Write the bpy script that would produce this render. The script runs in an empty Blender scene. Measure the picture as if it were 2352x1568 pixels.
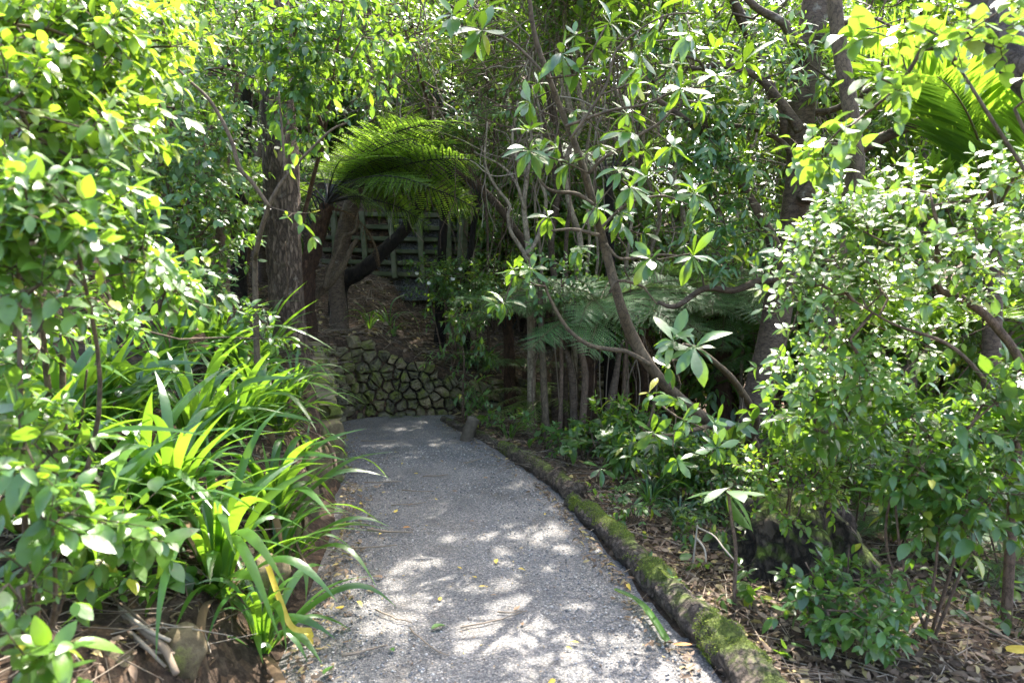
import bpy, math, random
import numpy as np
from mathutils import Vector, Matrix

R = math.radians
SC = bpy.context.scene
COL = SC.collection
rng = np.random.default_rng(7)
random.seed(7)

# ------------------------------------------------------------------ camera frame
FPX = 1568.0            # focal length in the 2352 x 1568 working frame (24 mm on 36 mm)
PITCH = R(4.2)
CAM = np.array([0.0, 0.0, 1.5])
cp, sp = math.cos(PITCH), math.sin(PITCH)
FWD = np.array([0, cp, -sp]); UPV = np.array([0, sp, cp]); RGT = np.array([1.0, 0, 0])


def W(px, py, Y):
    """working-frame pixel + distance -> world point"""
    d = FWD + RGT * ((px - 1176) / FPX) - UPV * ((py - 784) / FPX)
    return CAM + d * (Y / d[1])


def PL(lst, Y=None):
    """list of (px, py[, Y]) -> polyline"""
    return np.array([W(p[0], p[1], p[2] if len(p) > 2 else Y) for p in lst])


SUN_EL, SUN_AZ = R(53), R(20)
SUN = np.array([math.cos(SUN_EL) * math.sin(SUN_AZ), math.cos(SUN_EL) * math.cos(SUN_AZ), math.sin(SUN_EL)])

# ------------------------------------------------------------------ terrain
#            x      y     base   top
LINE = np.array([
    (-0.95, -6.0, 0.00, 0.12), (-0.90, 0.0, 0.00, 0.16), (-0.86, 1.6, 0.00, 0.20), (-0.90, 2.6, 0.00, 0.26), (-0.98, 3.4, 0.00, 0.34),
    (-1.12, 4.4, 0.00, 0.50), (-1.34, 5.3, 0.00, 0.68), (-1.62, 6.3, 0.00, 0.84), (-1.92, 7.2, 0.00, 0.93),
    (-2.00, 7.75, 0.0, 0.93), (-1.72, 8.12, 0.0, 0.88), (-1.20, 8.22, 0.0, 0.66), (-0.75, 8.36, -0.02, 0.44),
    (0.00, 8.75, -0.12, 0.32), (0.75, 9.30, -0.30, 0.22), (1.50, 10.1, -0.50, 0.12), (3.2, 13.0, -0.8, 0.0), (6.0, 20.0, -1.0, 0.0), (8, 40, -1, 0.0)])


def smooth(a, b, v):
    t = np.clip((v - a) / (b - a), 0, 1)
    return t * t * (3 - 2 * t)


def line_query(x, y):
    P = np.stack([x, y], -1)
    A = LINE[:-1, :2]; B = LINE[1:, :2]
    AB = B - A
    t = ((P[..., None, :] - A) * AB).sum(-1) / (AB * AB).sum(-1)
    t = np.clip(t, 0, 1)
    C = A + AB * t[..., None]
    D = P[..., None, :] - C
    dist = np.sqrt((D * D).sum(-1))
    k = dist.argmin(-1)
    g = lambda M: np.take_along_axis(M, k[..., None], -1)[..., 0]
    tt = g(t)
    cross = AB[k, 0] * np.take_along_axis(D[..., 1], k[..., None], -1)[..., 0] - AB[k, 1] * np.take_along_axis(D[..., 0], k[..., None], -1)[..., 0]
    d = g(dist) * np.where(cross >= 0, 1, -1)
    zb = LINE[k, 2] * (1 - tt) + LINE[k + 1, 2] * tt
    zt = LINE[k, 3] * (1 - tt) + LINE[k + 1, 3] * tt
    return d, zb, zt


RE = np.array([(0.80, -6), (0.80, 1.5), (0.74, 2.62), (0.62, 3.05), (0.58, 3.4), (0.48, 3.95), (0.40, 4.35), (0.33, 4.75), (0.18, 5.35), (-0.10, 6.05), (-0.46, 6.95), (-0.80, 7.75), (-0.6, 7.95), (0.0, 8.2), (0.85, 8.75), (1.6, 9.5)])


def vnoise(x, y, s, seed=0):
    x = x * s; y = y * s
    xi = np.floor(x); yi = np.floor(y)
    fx = x - xi; fy = y - yi
    fx = fx * fx * (3 - 2 * fx); fy = fy * fy * (3 - 2 * fy)
    h = lambda a, b: np.modf(np.abs(np.sin(a * 127.1 + b * 311.7 + seed * 74.7) * 43758.5453))[0]
    return (h(xi, yi) * (1 - fx) + h(xi + 1, yi) * fx) * (1 - fy) + (h(xi, yi + 1) * (1 - fx) + h(xi + 1, yi + 1) * fx) * fy - 0.5


def H(x, y, path=True):
    x = np.asarray(x, float); y = np.asarray(y, float)
    d, zb, zt = line_query(x, y)
    n = vnoise(x, y, 1.3, 1) * 0.12 + vnoise(x, y, 4.1, 2) * 0.05 + vnoise(x, y, 11, 3) * 0.025
    back = zt - 0.03 + 0.34 * np.clip(d, 0, 7) + 0.95 * smooth(11.08, 11.4, y) * smooth(2.0, 2.6, d) + 0.55 * np.clip(y - 11.4, 0, 22) * smooth(0.5, 7, d) + n * smooth(0.1, 0.8, d)
    xr = np.interp(y, RE[:12, 1], RE[:12, 0])
    dr = x - xr
    front = zb - 0.11 * np.clip(dr - 0.35, 0, 4) + 0.25 * np.clip(y - 15, 0, 30) * smooth(1, 3, dr) + n * smooth(0.02, 0.5, dr) * 0.8 + 0.03 * smooth(0, .25, dr)
    front = np.where((dr < 0.02), zb - 0.035, front)
    w = smooth(0.05, np.where(y < 5.0, 0.42, 0.2), d)
    return front * (1 - w) + back * w


def Hs(x, y):
    return float(H(np.array([x]), np.array([y]))[0])


def G(px, py, lo=0.8, hi=30):
    """pixel -> point on the terrain"""
    d = FWD + RGT * ((px - 1176) / FPX) - UPV * ((py - 784) / FPX)
    t = np.linspace(lo, hi, 3000) / d[1]
    Q = CAM + d * t[:, None]
    below = Q[:, 2] < H(Q[:, 0], Q[:, 1])
    i = int(below.argmax()) if below.any() else len(t) - 1
    return Q[i]


# ------------------------------------------------------------------ mesh building
def tag(o, label=None, cat=None, group=None, kind=None):
    if label: o['label'] = label
    if cat:
        o['category'] = cat
        if not kind: o['kind'] = 'thing'
    if group: o['group'] = group
    if kind: o['kind'] = kind
    return o


class MB:
    """triangle soup with material slots"""
    def __init__(s):
        s.V = []; s.T = []; s.M = []; s.n = 0; s.S = []

    def add(s, V, T, m=0, smooth_=True):
        V = np.asarray(V, float).reshape(-1, 3); T = np.asarray(T, np.int64).reshape(-1, 3)
        s.V.append(V); s.T.append(T + s.n); s.M.append(np.full(len(T), m, np.int32)); s.S.append(np.full(len(T), smooth_, bool)); s.n += len(V)

    def mesh(s, name, mats, origin=(0, 0, 0)):
        me = bpy.data.meshes.new(name)
        V = np.concatenate(s.V) - np.asarray(origin, float); T = np.concatenate(s.T); M = np.concatenate(s.M)
        me.vertices.add(len(V)); me.vertices.foreach_set('co', V.ravel().astype(np.float32))
        me.loops.add(len(T) * 3); me.loops.foreach_set('vertex_index', T.ravel().astype(np.int32))
        me.polygons.add(len(T)); me.polygons.foreach_set('loop_start', np.arange(len(T), dtype=np.int32) * 3)
        for m in (mats if isinstance(mats, (list, tuple)) else [mats]): me.materials.append(m)
        me.polygons.foreach_set('material_index', M)
        me.polygons.foreach_set('use_smooth', np.concatenate(s.S))
        me.update(calc_edges=True); me.validate()
        return me

    def build(s, name, mats, parent=None, origin=(0, 0, 0)):
        o = bpy.data.objects.new(name, s.mesh(name, mats, origin)); COL.objects.link(o)
        if parent is not None: o.parent = parent
        else: o.location = origin
        return o


def empty(name, loc, label, cat, group=None):
    o = bpy.data.objects.new(name, None); COL.objects.link(o); o.location = tuple(float(v) for v in loc); o.empty_display_size = 0.1
    return tag(o, label, cat, group)


def dup(root, loc, rz=0.0, s=1.0, label=None, group=None, tilt=(0, 0)):
    c = root.copy(); COL.objects.link(c); c.location = tuple(float(v) for v in loc); c.rotation_euler = (tilt[0], tilt[1], rz); c.scale = (s, s, s)
    if label: c['label'] = label
    if group: c['group'] = group
    for ch in root.children:
        k = ch.copy(); COL.objects.link(k); k.parent = c
        for g in ch.children:
            q = g.copy(); COL.objects.link(q); q.parent = k
    return c


def norm(v):
    return v / np.maximum(np.linalg.norm(v, axis=-1, keepdims=True), 1e-9)


def tube(mb, P, r, m=8, mat=0, noise=0.0, cap=True, sm=True):
    P = np.asarray(P, float); n = len(P)
    r = np.broadcast_to(np.asarray(r, float), (n,))
    T = norm(np.gradient(P, axis=0))
    a = np.array([1.0, 0, 0]) if abs(T[0][0]) < 0.8 else np.array([0, 1.0, 0])
    N = np.zeros((n, 3)); N[0] = norm(a - T[0] * (a @ T[0]))
    for i in range(1, n):
        v = N[i - 1] - T[i] * (N[i - 1] @ T[i]); N[i] = v / max(np.linalg.norm(v), 1e-9)
    B = np.cross(T, N)
    th = np.linspace(0, 2 * math.pi, m, endpoint=False)
    rr = r[:, None] * (1 + (noise * rng.uniform(-1, 1, (n, m)) if noise else 0))
    V = P[:, None] + rr[..., None] * (np.cos(th)[None, :, None] * N[:, None] + np.sin(th)[None, :, None] * B[:, None])
    i, j = np.meshgrid(np.arange(n - 1), np.arange(m), indexing='ij')
    a_ = i * m + j; b_ = i * m + (j + 1) % m; c_ = b_ + m; d_ = a_ + m
    T_ = np.concatenate([np.stack([a_, b_, c_], -1).reshape(-1, 3), np.stack([a_, c_, d_], -1).reshape(-1, 3)])
    V = V.reshape(-1, 3)
    if cap:
        V = np.concatenate([V, P[-1:] + T[-1:] * r[-1] * 0.3, P[:1] - T[:1] * r[0] * 0.3])
        e = (n - 1) * m; k = np.arange(m); k2 = (k + 1) % m
        T_ = np.concatenate([T_, np.stack([e + k, e + k2, np.full(m, n * m)], -1), np.stack([k2, k, np.full(m, n * m + 1)], -1)])
    mb.add(V, T_, mat, sm)


def catmull(P, k=6):
    P = np.asarray(P, float)
    if len(P) < 3: return np.concatenate([np.linspace(P[0], P[1], k + 1)])
    Q = np.concatenate([2 * P[:1] - P[1:2], P, 2 * P[-1:] - P[-2:-1]])
    out = []
    for i in range(1, len(Q) - 2):
        p0, p1, p2, p3 = Q[i - 1:i + 3]
        for t in np.arange(k) / k:
            out.append(0.5 * (2 * p1 + (p2 - p0) * t + (2 * p0 - 5 * p1 + 4 * p2 - p3) * t * t + (3 * p1 - p0 - 3 * p2 + p3) * t ** 3))
    out.append(P[-1])
    return np.array(out)


# ---- leaves
def leaf_tpl(shape='oval', n=4, wid=0.42, fold=0.25, curl=0.25, petiole=0.12):
    """unit leaf along +Y, width along X, normal +Z"""
    V = [(0, -petiole, 0.0)]; T = []
    rows = []
    V.append((0, 0, 0)); rows.append((1, 1, 1)); T.append((0, 1, 1))
    for i in range(1, n):
        t = i / n
        if shape == 'oval': w = math.sin(math.pi * t ** 0.85) ** 0.8
        elif shape == 'obov': w = math.sin(math.pi * t ** 1.5) ** 0.85
        elif shape == 'lance': w = math.sin(math.pi * t ** 0.75) ** 1.2
        elif shape == 'heart': w = math.sin(math.pi * t ** 0.55) ** 0.7
        else: w = math.sin(math.pi * t)
        w *= wid * 0.5
        z = -curl * t * t
        k = len(V)
        yb = t - (0.06 if shape == 'heart' and i == 1 else 0)
        V += [(-w, yb, z + fold * w), (0, t, z), (w, yb, z + fold * w)]
        rows.append((k, k + 1, k + 2))
    k = len(V); V.append((0, 1, -curl)); rows.append((k, k, k))
    T = []
    for a, b in zip(rows[:-1], rows[1:]):
        for s in (0, 1):
            q = [a[s], a[s + 1], b[s + 1], b[s]]
            for tri in ((q[0], q[1], q[2]), (q[0], q[2], q[3])):
                if len(set(tri)) == 3: T.append(tri)
    # thin stalk
    k = len(V); V += [(-0.012, 0.02, 0), (0.012, 0.02, 0)]
    T.append((0, k + 1, k))
    return np.array(V, float), np.array(T, int)


def place_leaves(mb, tpl, P, D, N, L, Wd=None, mat=0):
    V0, T0 = tpl
    n = len(P)
    if n == 0: return
    D = norm(D); X = norm(np.cross(D, N)); Z = np.cross(X, D)
    L = np.broadcast_to(np.asarray(L, float), (n,))
    Wd = L if Wd is None else Wd
    cz = rng.uniform(-.4, 2.0, n)[:, None, None]; Wd = Wd * rng.uniform(.8, 1.15, n)
    V = P[:, None] + L[:, None, None] * V0[None, :, 1:2] * D[:, None] + Wd[:, None, None] * V0[None, :, 0:1] * X[:, None] + L[:, None, None] * cz * V0[None, :, 2:3] * Z[:, None]
    T = T0[None] + (np.arange(n) * len(V0))[:, None, None]
    mb.add(V.reshape(-1, 3), T.reshape(-1, 3), mat)


UPZ = np.array([0, 0, 1.0])


def rand_unit(n):
    return norm(rng.normal(size=(n, 3)))


def prisms(mb, A, B, ra, rb, mat=0):
    n = len(A)
    if n == 0: return
    T = norm(B - A); a = np.where(np.abs(T[:, :1]) < 0.8, np.array([[1.0, 0, 0]]), np.array([[0, 1.0, 0]]))
    X = norm(np.cross(T, a)); Y = np.cross(T, X)
    V = []
    for (P, r) in ((A, ra), (B, rb)):
        r = np.broadcast_to(np.asarray(r, float), (n,))[:, None]
        for k in range(3):
            th = k * 2 * math.pi / 3
            V.append(P + r * (math.cos(th) * X + math.sin(th) * Y))
    V = np.stack(V, 1)
    T0 = np.array([(0, 1, 4), (0, 4, 3), (1, 2, 5), (1, 5, 4), (2, 0, 3), (2, 3, 5)])
    mb.add(V.reshape(-1, 3), (T0[None] + (np.arange(n) * 6)[:, None, None]).reshape(-1, 3), mat)


GAPS = []        # (point, radius): crown leaves on the sun ray to the point are removed


def sunlit_cull(P):
    keep = np.ones(len(P), bool)
    for g, r in GAPS:
        v = P - g; t = v @ SUN
        dd = np.linalg.norm(v - t[:, None] * SUN, axis=1)
        keep &= ~((dd < r * (0.75 + 0.5 * rng.random(len(P)))) & (t > 1.5))
    return keep


class Spec:
    def __init__(s, tpl, L, nl=7, twig=0.22, ntw=3, mode='alt', up=1.0, droop=0.25, jit=0.6, ang=50, Lv=0.3, out=0.6, nb=None):
        s.tpl = tpl; s.L = L; s.nl = nl; s.twig = twig; s.ntw = ntw; s.mode = mode; s.up = up; s.droop = droop; s.jit = jit; s.ang = ang; s.Lv = Lv; s.out = out; s.nb = UPZ if nb is None else norm(np.array(nb, float))


def foliage(lm, bm, starts, dirs, sp_, cull=False, leafmat=0, rt=0.0022):
    """twigs from every start, leaves on every twig"""
    k = sp_.ntw
    S = np.repeat(starts, k, 0); D0 = np.repeat(dirs, k, 0)
    n = len(S)
    D = norm(D0 * sp_.out + rand_unit(n) * 0.75 + UPZ * 0.15)
    Lt = sp_.twig * rng.uniform(0.5, 1.2, n)
    E = S + D * Lt[:, None] + np.array([0, 0, -1.0]) * (Lt * sp_.droop * 0.5)[:, None]
    if cull:
        kp = sunlit_cull(E) & sunlit_cull(S)
        S, D, Lt, E = S[kp], D[kp], Lt[kp], E[kp]; n = len(S)
    prisms(bm, S, E, rt, rt * 0.5)
    T = norm(E - S)
    a = np.where(np.abs(T[:, :1]) < 0.8, np.array([[1.0, 0, 0]]), np.array([[0, 1.0, 0]]))
    X = norm(np.cross(T, a)); Y = np.cross(T, X)
    m = sp_.nl
    if sp_.mode == 'alt':
        f = np.tile(np.linspace(0.12, 1.0, m), n) + rng.uniform(-0.04, 0.04, n * m)
        ph = np.tile(np.arange(m) * 2.4, n) + np.repeat(rng.uniform(0, 6.28, n), m)
        ang = np.full(n * m, R(sp_.ang)); ang[m - 1::m] = R(12)
        P = np.repeat(S, m, 0) + np.repeat(E - S, m, 0) * f[:, None]
    elif sp_.mode == 'opp':
        h = m // 2; m = 2 * h + 1
        f1 = np.concatenate([np.repeat(np.linspace(0.2, 0.95, h), 2), [1.0]])
        p1 = np.concatenate([np.stack([np.arange(h) * 1.57, np.arange(h) * 1.57 + math.pi], 1).ravel(), [0]])
        a1 = np.concatenate([np.full(2 * h, R(sp_.ang)), [R(8)]])
        f = np.tile(f1, n); ph = np.tile(p1, n) + np.repeat(rng.uniform(0, 6.28, n), m); ang = np.tile(a1, n)
        P = np.repeat(S, m, 0) + np.repeat(E - S, m, 0) * f[:, None]
    else:   # whorl at the tip
        ph = np.tile(np.arange(m) * 2 * math.pi / m, n) + np.repeat(rng.uniform(0, 6.28, n), m) + rng.uniform(-0.25, 0.25, n * m)
        ang = R(sp_.ang) + rng.uniform(-0.35, 0.35, n * m)
        P = np.repeat(E, m, 0) - np.repeat(T, m, 0) * rng.uniform(0, 0.03, n * m)[:, None]
    TT = np.repeat(T, m, 0)
    rad = np.repeat(X, m, 0) * np.cos(ph)[:, None] + np.repeat(Y, m, 0) * np.sin(ph)[:, None]
    LD = norm(TT * np.cos(ang)[:, None] + rad * np.sin(ang)[:, None] + rand_unit(len(P)) * 0.18 - UPZ * sp_.droop)
    Nn = norm(sp_.nb * sp_.up + TT * 0.3 + rand_unit(len(P)) * sp_.jit)
    L = sp_.L * np.clip(1 + sp_.Lv * rng.normal(size=len(P)), 0.4, 1.6) * np.repeat(rng.uniform(.75, 1.2, n), m)
    if cull:
        kp = sunlit_cull(P + LD * L[:, None] * 0.5); P, LD, Nn, L = P[kp], LD[kp], Nn[kp], L[kp]
    place_leaves(lm, sp_.tpl, P, LD, Nn, L, mat=leafmat)


def skeleton(trunks, pts, seg=0.25, wob=0.25, sag=0.0):
    """trunks: list of polylines. Returns node positions, parents, polylines of node ids, tip node ids"""
    X = []; par = []; chains = []
    for P in trunks:
        b = len(X)
        # a trunk may fork from an earlier one
        p0 = -1
        if X:
            dd = np.linalg.norm(np.array(X) - P[0], axis=1); p0 = int(dd.argmin())
            if dd[p0] > 0.35: p0 = -1
        for i, p in enumerate(P):
            X.append(p); par.append(b + i - 1 if i else p0)
    nt = len(X)
    tips = []
    if len(pts):
        A = np.array(X)
        d = np.min(np.linalg.norm(pts[:, None] - A[None], axis=2), axis=1)
        for i in np.argsort(d):
            p = pts[i]
            A = np.array(X)
            v = p - A; dist = np.linalg.norm(v, axis=1)
            cost = dist + 0.35 * np.clip(-v[:, 2], 0, None)
            k = int(cost.argmin())
            n = max(1, int(round(dist[k] / seg)))
            q = A[k]; ids = [k]; perp = rand_unit(1)[0]
            for j in range(1, n + 1):
                t = j / n
                pos = q + (p - q) * t + perp * wob * dist[k] * math.sin(math.pi * t) * 0.35 + (rand_unit(1)[0] * wob * seg * 0.35 if j < n else 0) - UPZ * sag * math.sin(math.pi * t) * dist[k]
                X.append(pos); par.append(ids[-1]); ids.append(len(X) - 1)
            chains.append(ids); tips.append(len(X) - 1)
    return np.array(X), np.array(par, int), chains, np.array(tips, int), nt


def plant(name, label, cat, base, trunks, tips, spec, bark, leaf, group=None, cull=False, seg=0.25, wob=0.3, r0=0.004, pw=0.45, inner=0.35, sides=6,
          trunk_sides=10, rmax=0.03, trunk_noise=0.0, leafname='foliage', trunkname='trunk', loose=0.0, parts=True, branchbark=None, merge=False):
    """trunks: list of (polyline, radii). tips: (n,3) points the twigs reach"""
    base = np.asarray(base, float)
    root = empty(name, base, label, cat, group)
    dense = []
    tm = MB()
    for P, r in trunks:
        Q = catmull(P, 6); rr = np.interp(np.linspace(0, 1, len(Q)), np.linspace(0, 1, len(P)), np.broadcast_to(r, (len(P),)))
        tube(tm, Q, rr, trunk_sides, noise=trunk_noise); dense.append(Q)
    tm.build(trunkname, bark, root, base)
    bm = MB(); lm = MB()
    if len(tips):
        X, par, chains, tp, nt = skeleton(dense, tips, seg, wob)
        cnt = np.zeros(len(X)); cnt[tp] = 1
        for i in range(len(X) - 1, nt - 1, -1):
            if par[i] >= 0: cnt[par[i]] += cnt[i]
        rad = np.minimum(r0 * np.maximum(cnt, 1) ** pw, rmax)
        for ids in chains:
            P = X[ids]; r = rad[ids].copy(); r[0] = min(r[0], r[1] * 1.25) if ids[0] < nt else r[1]
            if cull and not sunlit_cull(P[-1:])[0]: pass
            tube(bm, P, r, sides, cap=False)
        T = norm(X[tp] - X[par[tp]])
        starts = X[tp]; dirs = T
        # also leaves along thin inner branches
        inn = np.array([i for i in range(nt, len(X)) if rad[i] < r0 * 2.2 and rng.random() < inner], int)
        if len(inn):
            starts = np.concatenate([starts, X[inn]]); dirs = np.concatenate([dirs, norm(X[inn] - X[par[inn]] + rand_unit(len(inn)) * 0.7)])
        foliage(lm, bm, starts, dirs, spec, cull)
        if merge:  # branches join the leaf mesh and go under its name
            for V_, T_, S_ in zip(bm.V, bm.T, np.cumsum([0] + [len(v) for v in bm.V])): lm.add(V_, T_ - S_, 1)
            lm.build(leafname, [leaf, bark], root, base)
        else:
            bm.build('branches', branchbark or bark, root, base)
            if lm.n: lm.build(leafname, leaf, root, base)
    return root


def blob(lst):
    """(px, py, Y, rpx, rpy, rY, n) ellipsoids -> points"""
    out = []
    for (px, py, Y, a, b, c, n) in lst:
        u = rand_unit(n) * (rng.random(n) ** 0.4)[:, None]
        for v in u:
            out.append(W(px + v[0] * a, py + v[1] * b, Y + v[2] * c))
    return np.array(out)


def wblob(lst):
    """world ellipsoids (x, y, z, rx, ry, rz, n)"""
    out = []
    for (x, y, z, a, b, c, n) in lst:
        u = rand_unit(n) * (rng.random(n) ** 0.4)[:, None]
        out.append(np.array([x, y, z]) + u * np.array([a, b, c]))
    return np.concatenate(out)


def line_tips(lines):
    """(polyline of px, Y, jitter px, n) -> points strung along drooping sprays"""
    out = []
    for P, Y, j, n in lines:
        Q = catmull(np.array([(a, b, 0.0) for a, b in P]), 10)[:, :2]
        for u in rng.random(n):
            q = Q[int(u * (len(Q) - 1))] + rng.normal(size=2) * j
            out.append(W(q[0], q[1], Y + rng.normal() * .08))
    return np.array(out)


# ------------------------------------------------------------------ materials
def nodes(name):
    m = bpy.data.materials.new(name); m.use_nodes = True
    nt = m.node_tree; nt.nodes.clear()
    out = nt.nodes.new('ShaderNodeOutputMaterial')
    return m, nt, nt.nodes, nt.links, out


def N_(nt, t, **kw):
    n = nt.nodes.new(t)
    for k, v in kw.items():
        if k in n.inputs: n.inputs[k].default_value = v
        else: setattr(n, k, v)
    return n


def ramp(nt, fac, stops):
    r = nt.nodes.new('ShaderNodeValToRGB')
    e = r.color_ramp.elements
    while len(e) < len(stops): e.new(0.5)
    for el, (p, c) in zip(e, stops):
        el.position = p; el.color = (*c, 1)
    nt.links.new(fac, r.inputs[0])
    return r.outputs[0]


def mixc(nt, a, b, fac, mode='MIX'):
    m = nt.nodes.new('ShaderNodeMix'); m.data_type = 'RGBA'; m.blend_type = mode
    for s, v in ((0, fac), (6, a), (7, b)):
        if hasattr(v, 'is_output'): nt.links.new(v, m.inputs[s])
        else: m.inputs[s].default_value = v if s == 0 else (*v, 1)
    return m.outputs[2]


def leaf_mat(name, cols, trans, rough=0.35, tw=0.35, spec=0.5, yellow=0.04, obj=True):
    """cols: ramp colours picked per leaf"""
    m, nt, n, l, out = nodes(name)
    geo = N_(nt, 'ShaderNodeNewGeometry')
    rnd = geo.outputs['Random Per Island']
    c = ramp(nt, rnd, [(i / (len(cols) - 1) * (1 - yellow), k) for i, k in enumerate(cols)] + ([(1.0, (0.42, 0.38, 0.03))] if yellow else []))
    tc = N_(nt, 'ShaderNodeTexCoord')
    nz = N_(nt, 'ShaderNodeTexNoise', Scale=60.0, Detail=2.0)
    l.new(tc.outputs['Object'], nz.inputs['Vector'])
    cl = N_(nt, 'ShaderNodeTexNoise', Scale=2.2, Detail=2.0); l.new(tc.outputs['Object'], cl.inputs['Vector'])
    c = mixc(nt, c, ramp(nt, cl.outputs[0], [(0.35, (0.72, 0.8, 0.85)), (0.65, (1.2, 1.12, 0.95))]), 1.0, 'MULTIPLY')
    sp_n = N_(nt, 'ShaderNodeTexNoise', Scale=85.0, Detail=3.0); l.new(tc.outputs['Object'], sp_n.inputs['Vector'])
    c = mixc(nt, c, (0.16, 0.11, 0.04), ramp(nt, sp_n.outputs[0], [(0.68, (0, 0, 0)), (0.74, (0.8, 0.8, 0.8))]))
    hv = N_(nt, 'ShaderNodeHueSaturation')
    mr = N_(nt, 'ShaderNodeMapRange'); mr.inputs[3].default_value = 0.75; mr.inputs[4].default_value = 1.25
    l.new(nz.outputs[0], mr.inputs[0]); l.new(mr.outputs[0], hv.inputs['Value']); l.new(c, hv.inputs['Color'])
    p = N_(nt, 'ShaderNodeBsdfPrincipled', Roughness=rough)
    p.inputs['Specular IOR Level'].default_value = spec
    l.new(hv.outputs[0], p.inputs['Base Color'])
    bp = N_(nt, 'ShaderNodeBump', Strength=0.25, Distance=0.004); l.new(nz.outputs[0], bp.inputs['Height']); l.new(bp.outputs[0], p.inputs['Normal'])
    t = N_(nt, 'ShaderNodeBsdfTranslucent')
    tcx = mixc(nt, hv.outputs[0], trans, 0.75)
    l.new(tcx, t.inputs['Color'])
    mx = N_(nt, 'ShaderNodeMixShader'); mx.inputs[0].default_value = tw
    l.new(p.outputs[0], mx.inputs[1]); l.new(t.outputs[0], mx.inputs[2]); l.new(mx.outputs[0], out.inputs[0])
    return m


def bark_mat(name, c1, c2, scale=12, stretch=(1, 1, 0.18), bump=0.6, dist=0.02, patch=None, rough=0.85, moss=None):
    m, nt, n, l, out = nodes(name)
    tc = N_(nt, 'ShaderNodeTexCoord')
    mp = N_(nt, 'ShaderNodeMapping'); mp.inputs['Scale'].default_value = stretch
    l.new(tc.outputs['Object'], mp.inputs[0])
    nz = N_(nt, 'ShaderNodeTexNoise', Scale=float(scale), Detail=8.0, Roughness=0.65); l.new(mp.outputs[0], nz.inputs['Vector'])
    vo = N_(nt, 'ShaderNodeTexVoronoi', Scale=float(scale) * 1.6, feature='DISTANCE_TO_EDGE')
    wn = N_(nt, 'ShaderNodeMix'); wn.data_type = 'VECTOR'; wn.inputs[0].default_value = 0.12
    l.new(mp.outputs[0], wn.inputs[4]); l.new(nz.outputs['Color'], wn.inputs[5]); l.new(wn.outputs[1], vo.inputs['Vector'])
    c = ramp(nt, nz.outputs[0], [(0.3, c1), (0.7, c2)])
    cr = ramp(nt, vo.outputs['Distance'], [(0.0, (0.25, 0.25, 0.25)), (0.12, (1, 1, 1))])
    c = mixc(nt, c, cr, 0.75, 'MULTIPLY')
    if patch:
        n2 = N_(nt, 'ShaderNodeTexNoise', Scale=7.0, Detail=6.0, Roughness=0.7); l.new(tc.outputs['Object'], n2.inputs['Vector'])
        f = ramp(nt, n2.outputs[0], [(0.58, (0, 0, 0)), (0.68, (1, 1, 1))])
        c = mixc(nt, c, patch, f)
    if moss:
        n3 = N_(nt, 'ShaderNodeTexNoise', Scale=5.0, Detail=7.0, Roughness=0.7); l.new(tc.outputs['Object'], n3.inputs['Vector'])
        ge = N_(nt, 'ShaderNodeNewGeometry'); sx = N_(nt, 'ShaderNodeSeparateXYZ'); l.new(ge.outputs['Normal'], sx.inputs[0])
        ad = N_(nt, 'ShaderNodeMath', operation='MULTIPLY_ADD'); ad.inputs[1].default_value = 0.22; l.new(sx.outputs[2], ad.inputs[0]); l.new(n3.outputs[0], ad.inputs[2])
        f = ramp(nt, ad.outputs[0], [(moss[1], (0, 0, 0)), (moss[1] + 0.12, (1, 1, 1))])
        mc = ramp(nt, nz.outputs[0], [(0.3, tuple(v * 0.5 for v in moss[0])), (0.7, moss[0])])
        c = mixc(nt, c, mc, f)
    p = N_(nt, 'ShaderNodeBsdfPrincipled', Roughness=rough); p.inputs['Specular IOR Level'].default_value = 0.3
    l.new(c, p.inputs['Base Color'])
    hm = N_(nt, 'ShaderNodeMath', operation='MULTIPLY_ADD'); hm.inputs[1].default_value = 0.6
    hr = ramp(nt, vo.outputs['Distance'], [(0.0, (0, 0, 0)), (0.18, (1, 1, 1))])
    l.new(hr, hm.inputs[0]); l.new(nz.outputs[0], hm.inputs[2])
    b = N_(nt, 'ShaderNodeBump', Strength=bump, Distance=dist); l.new(hm.outputs[0], b.inputs['Height']); l.new(b.outputs[0], p.inputs['Normal'])
    l.new(p.outputs[0], out.inputs[0])
    return m


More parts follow.
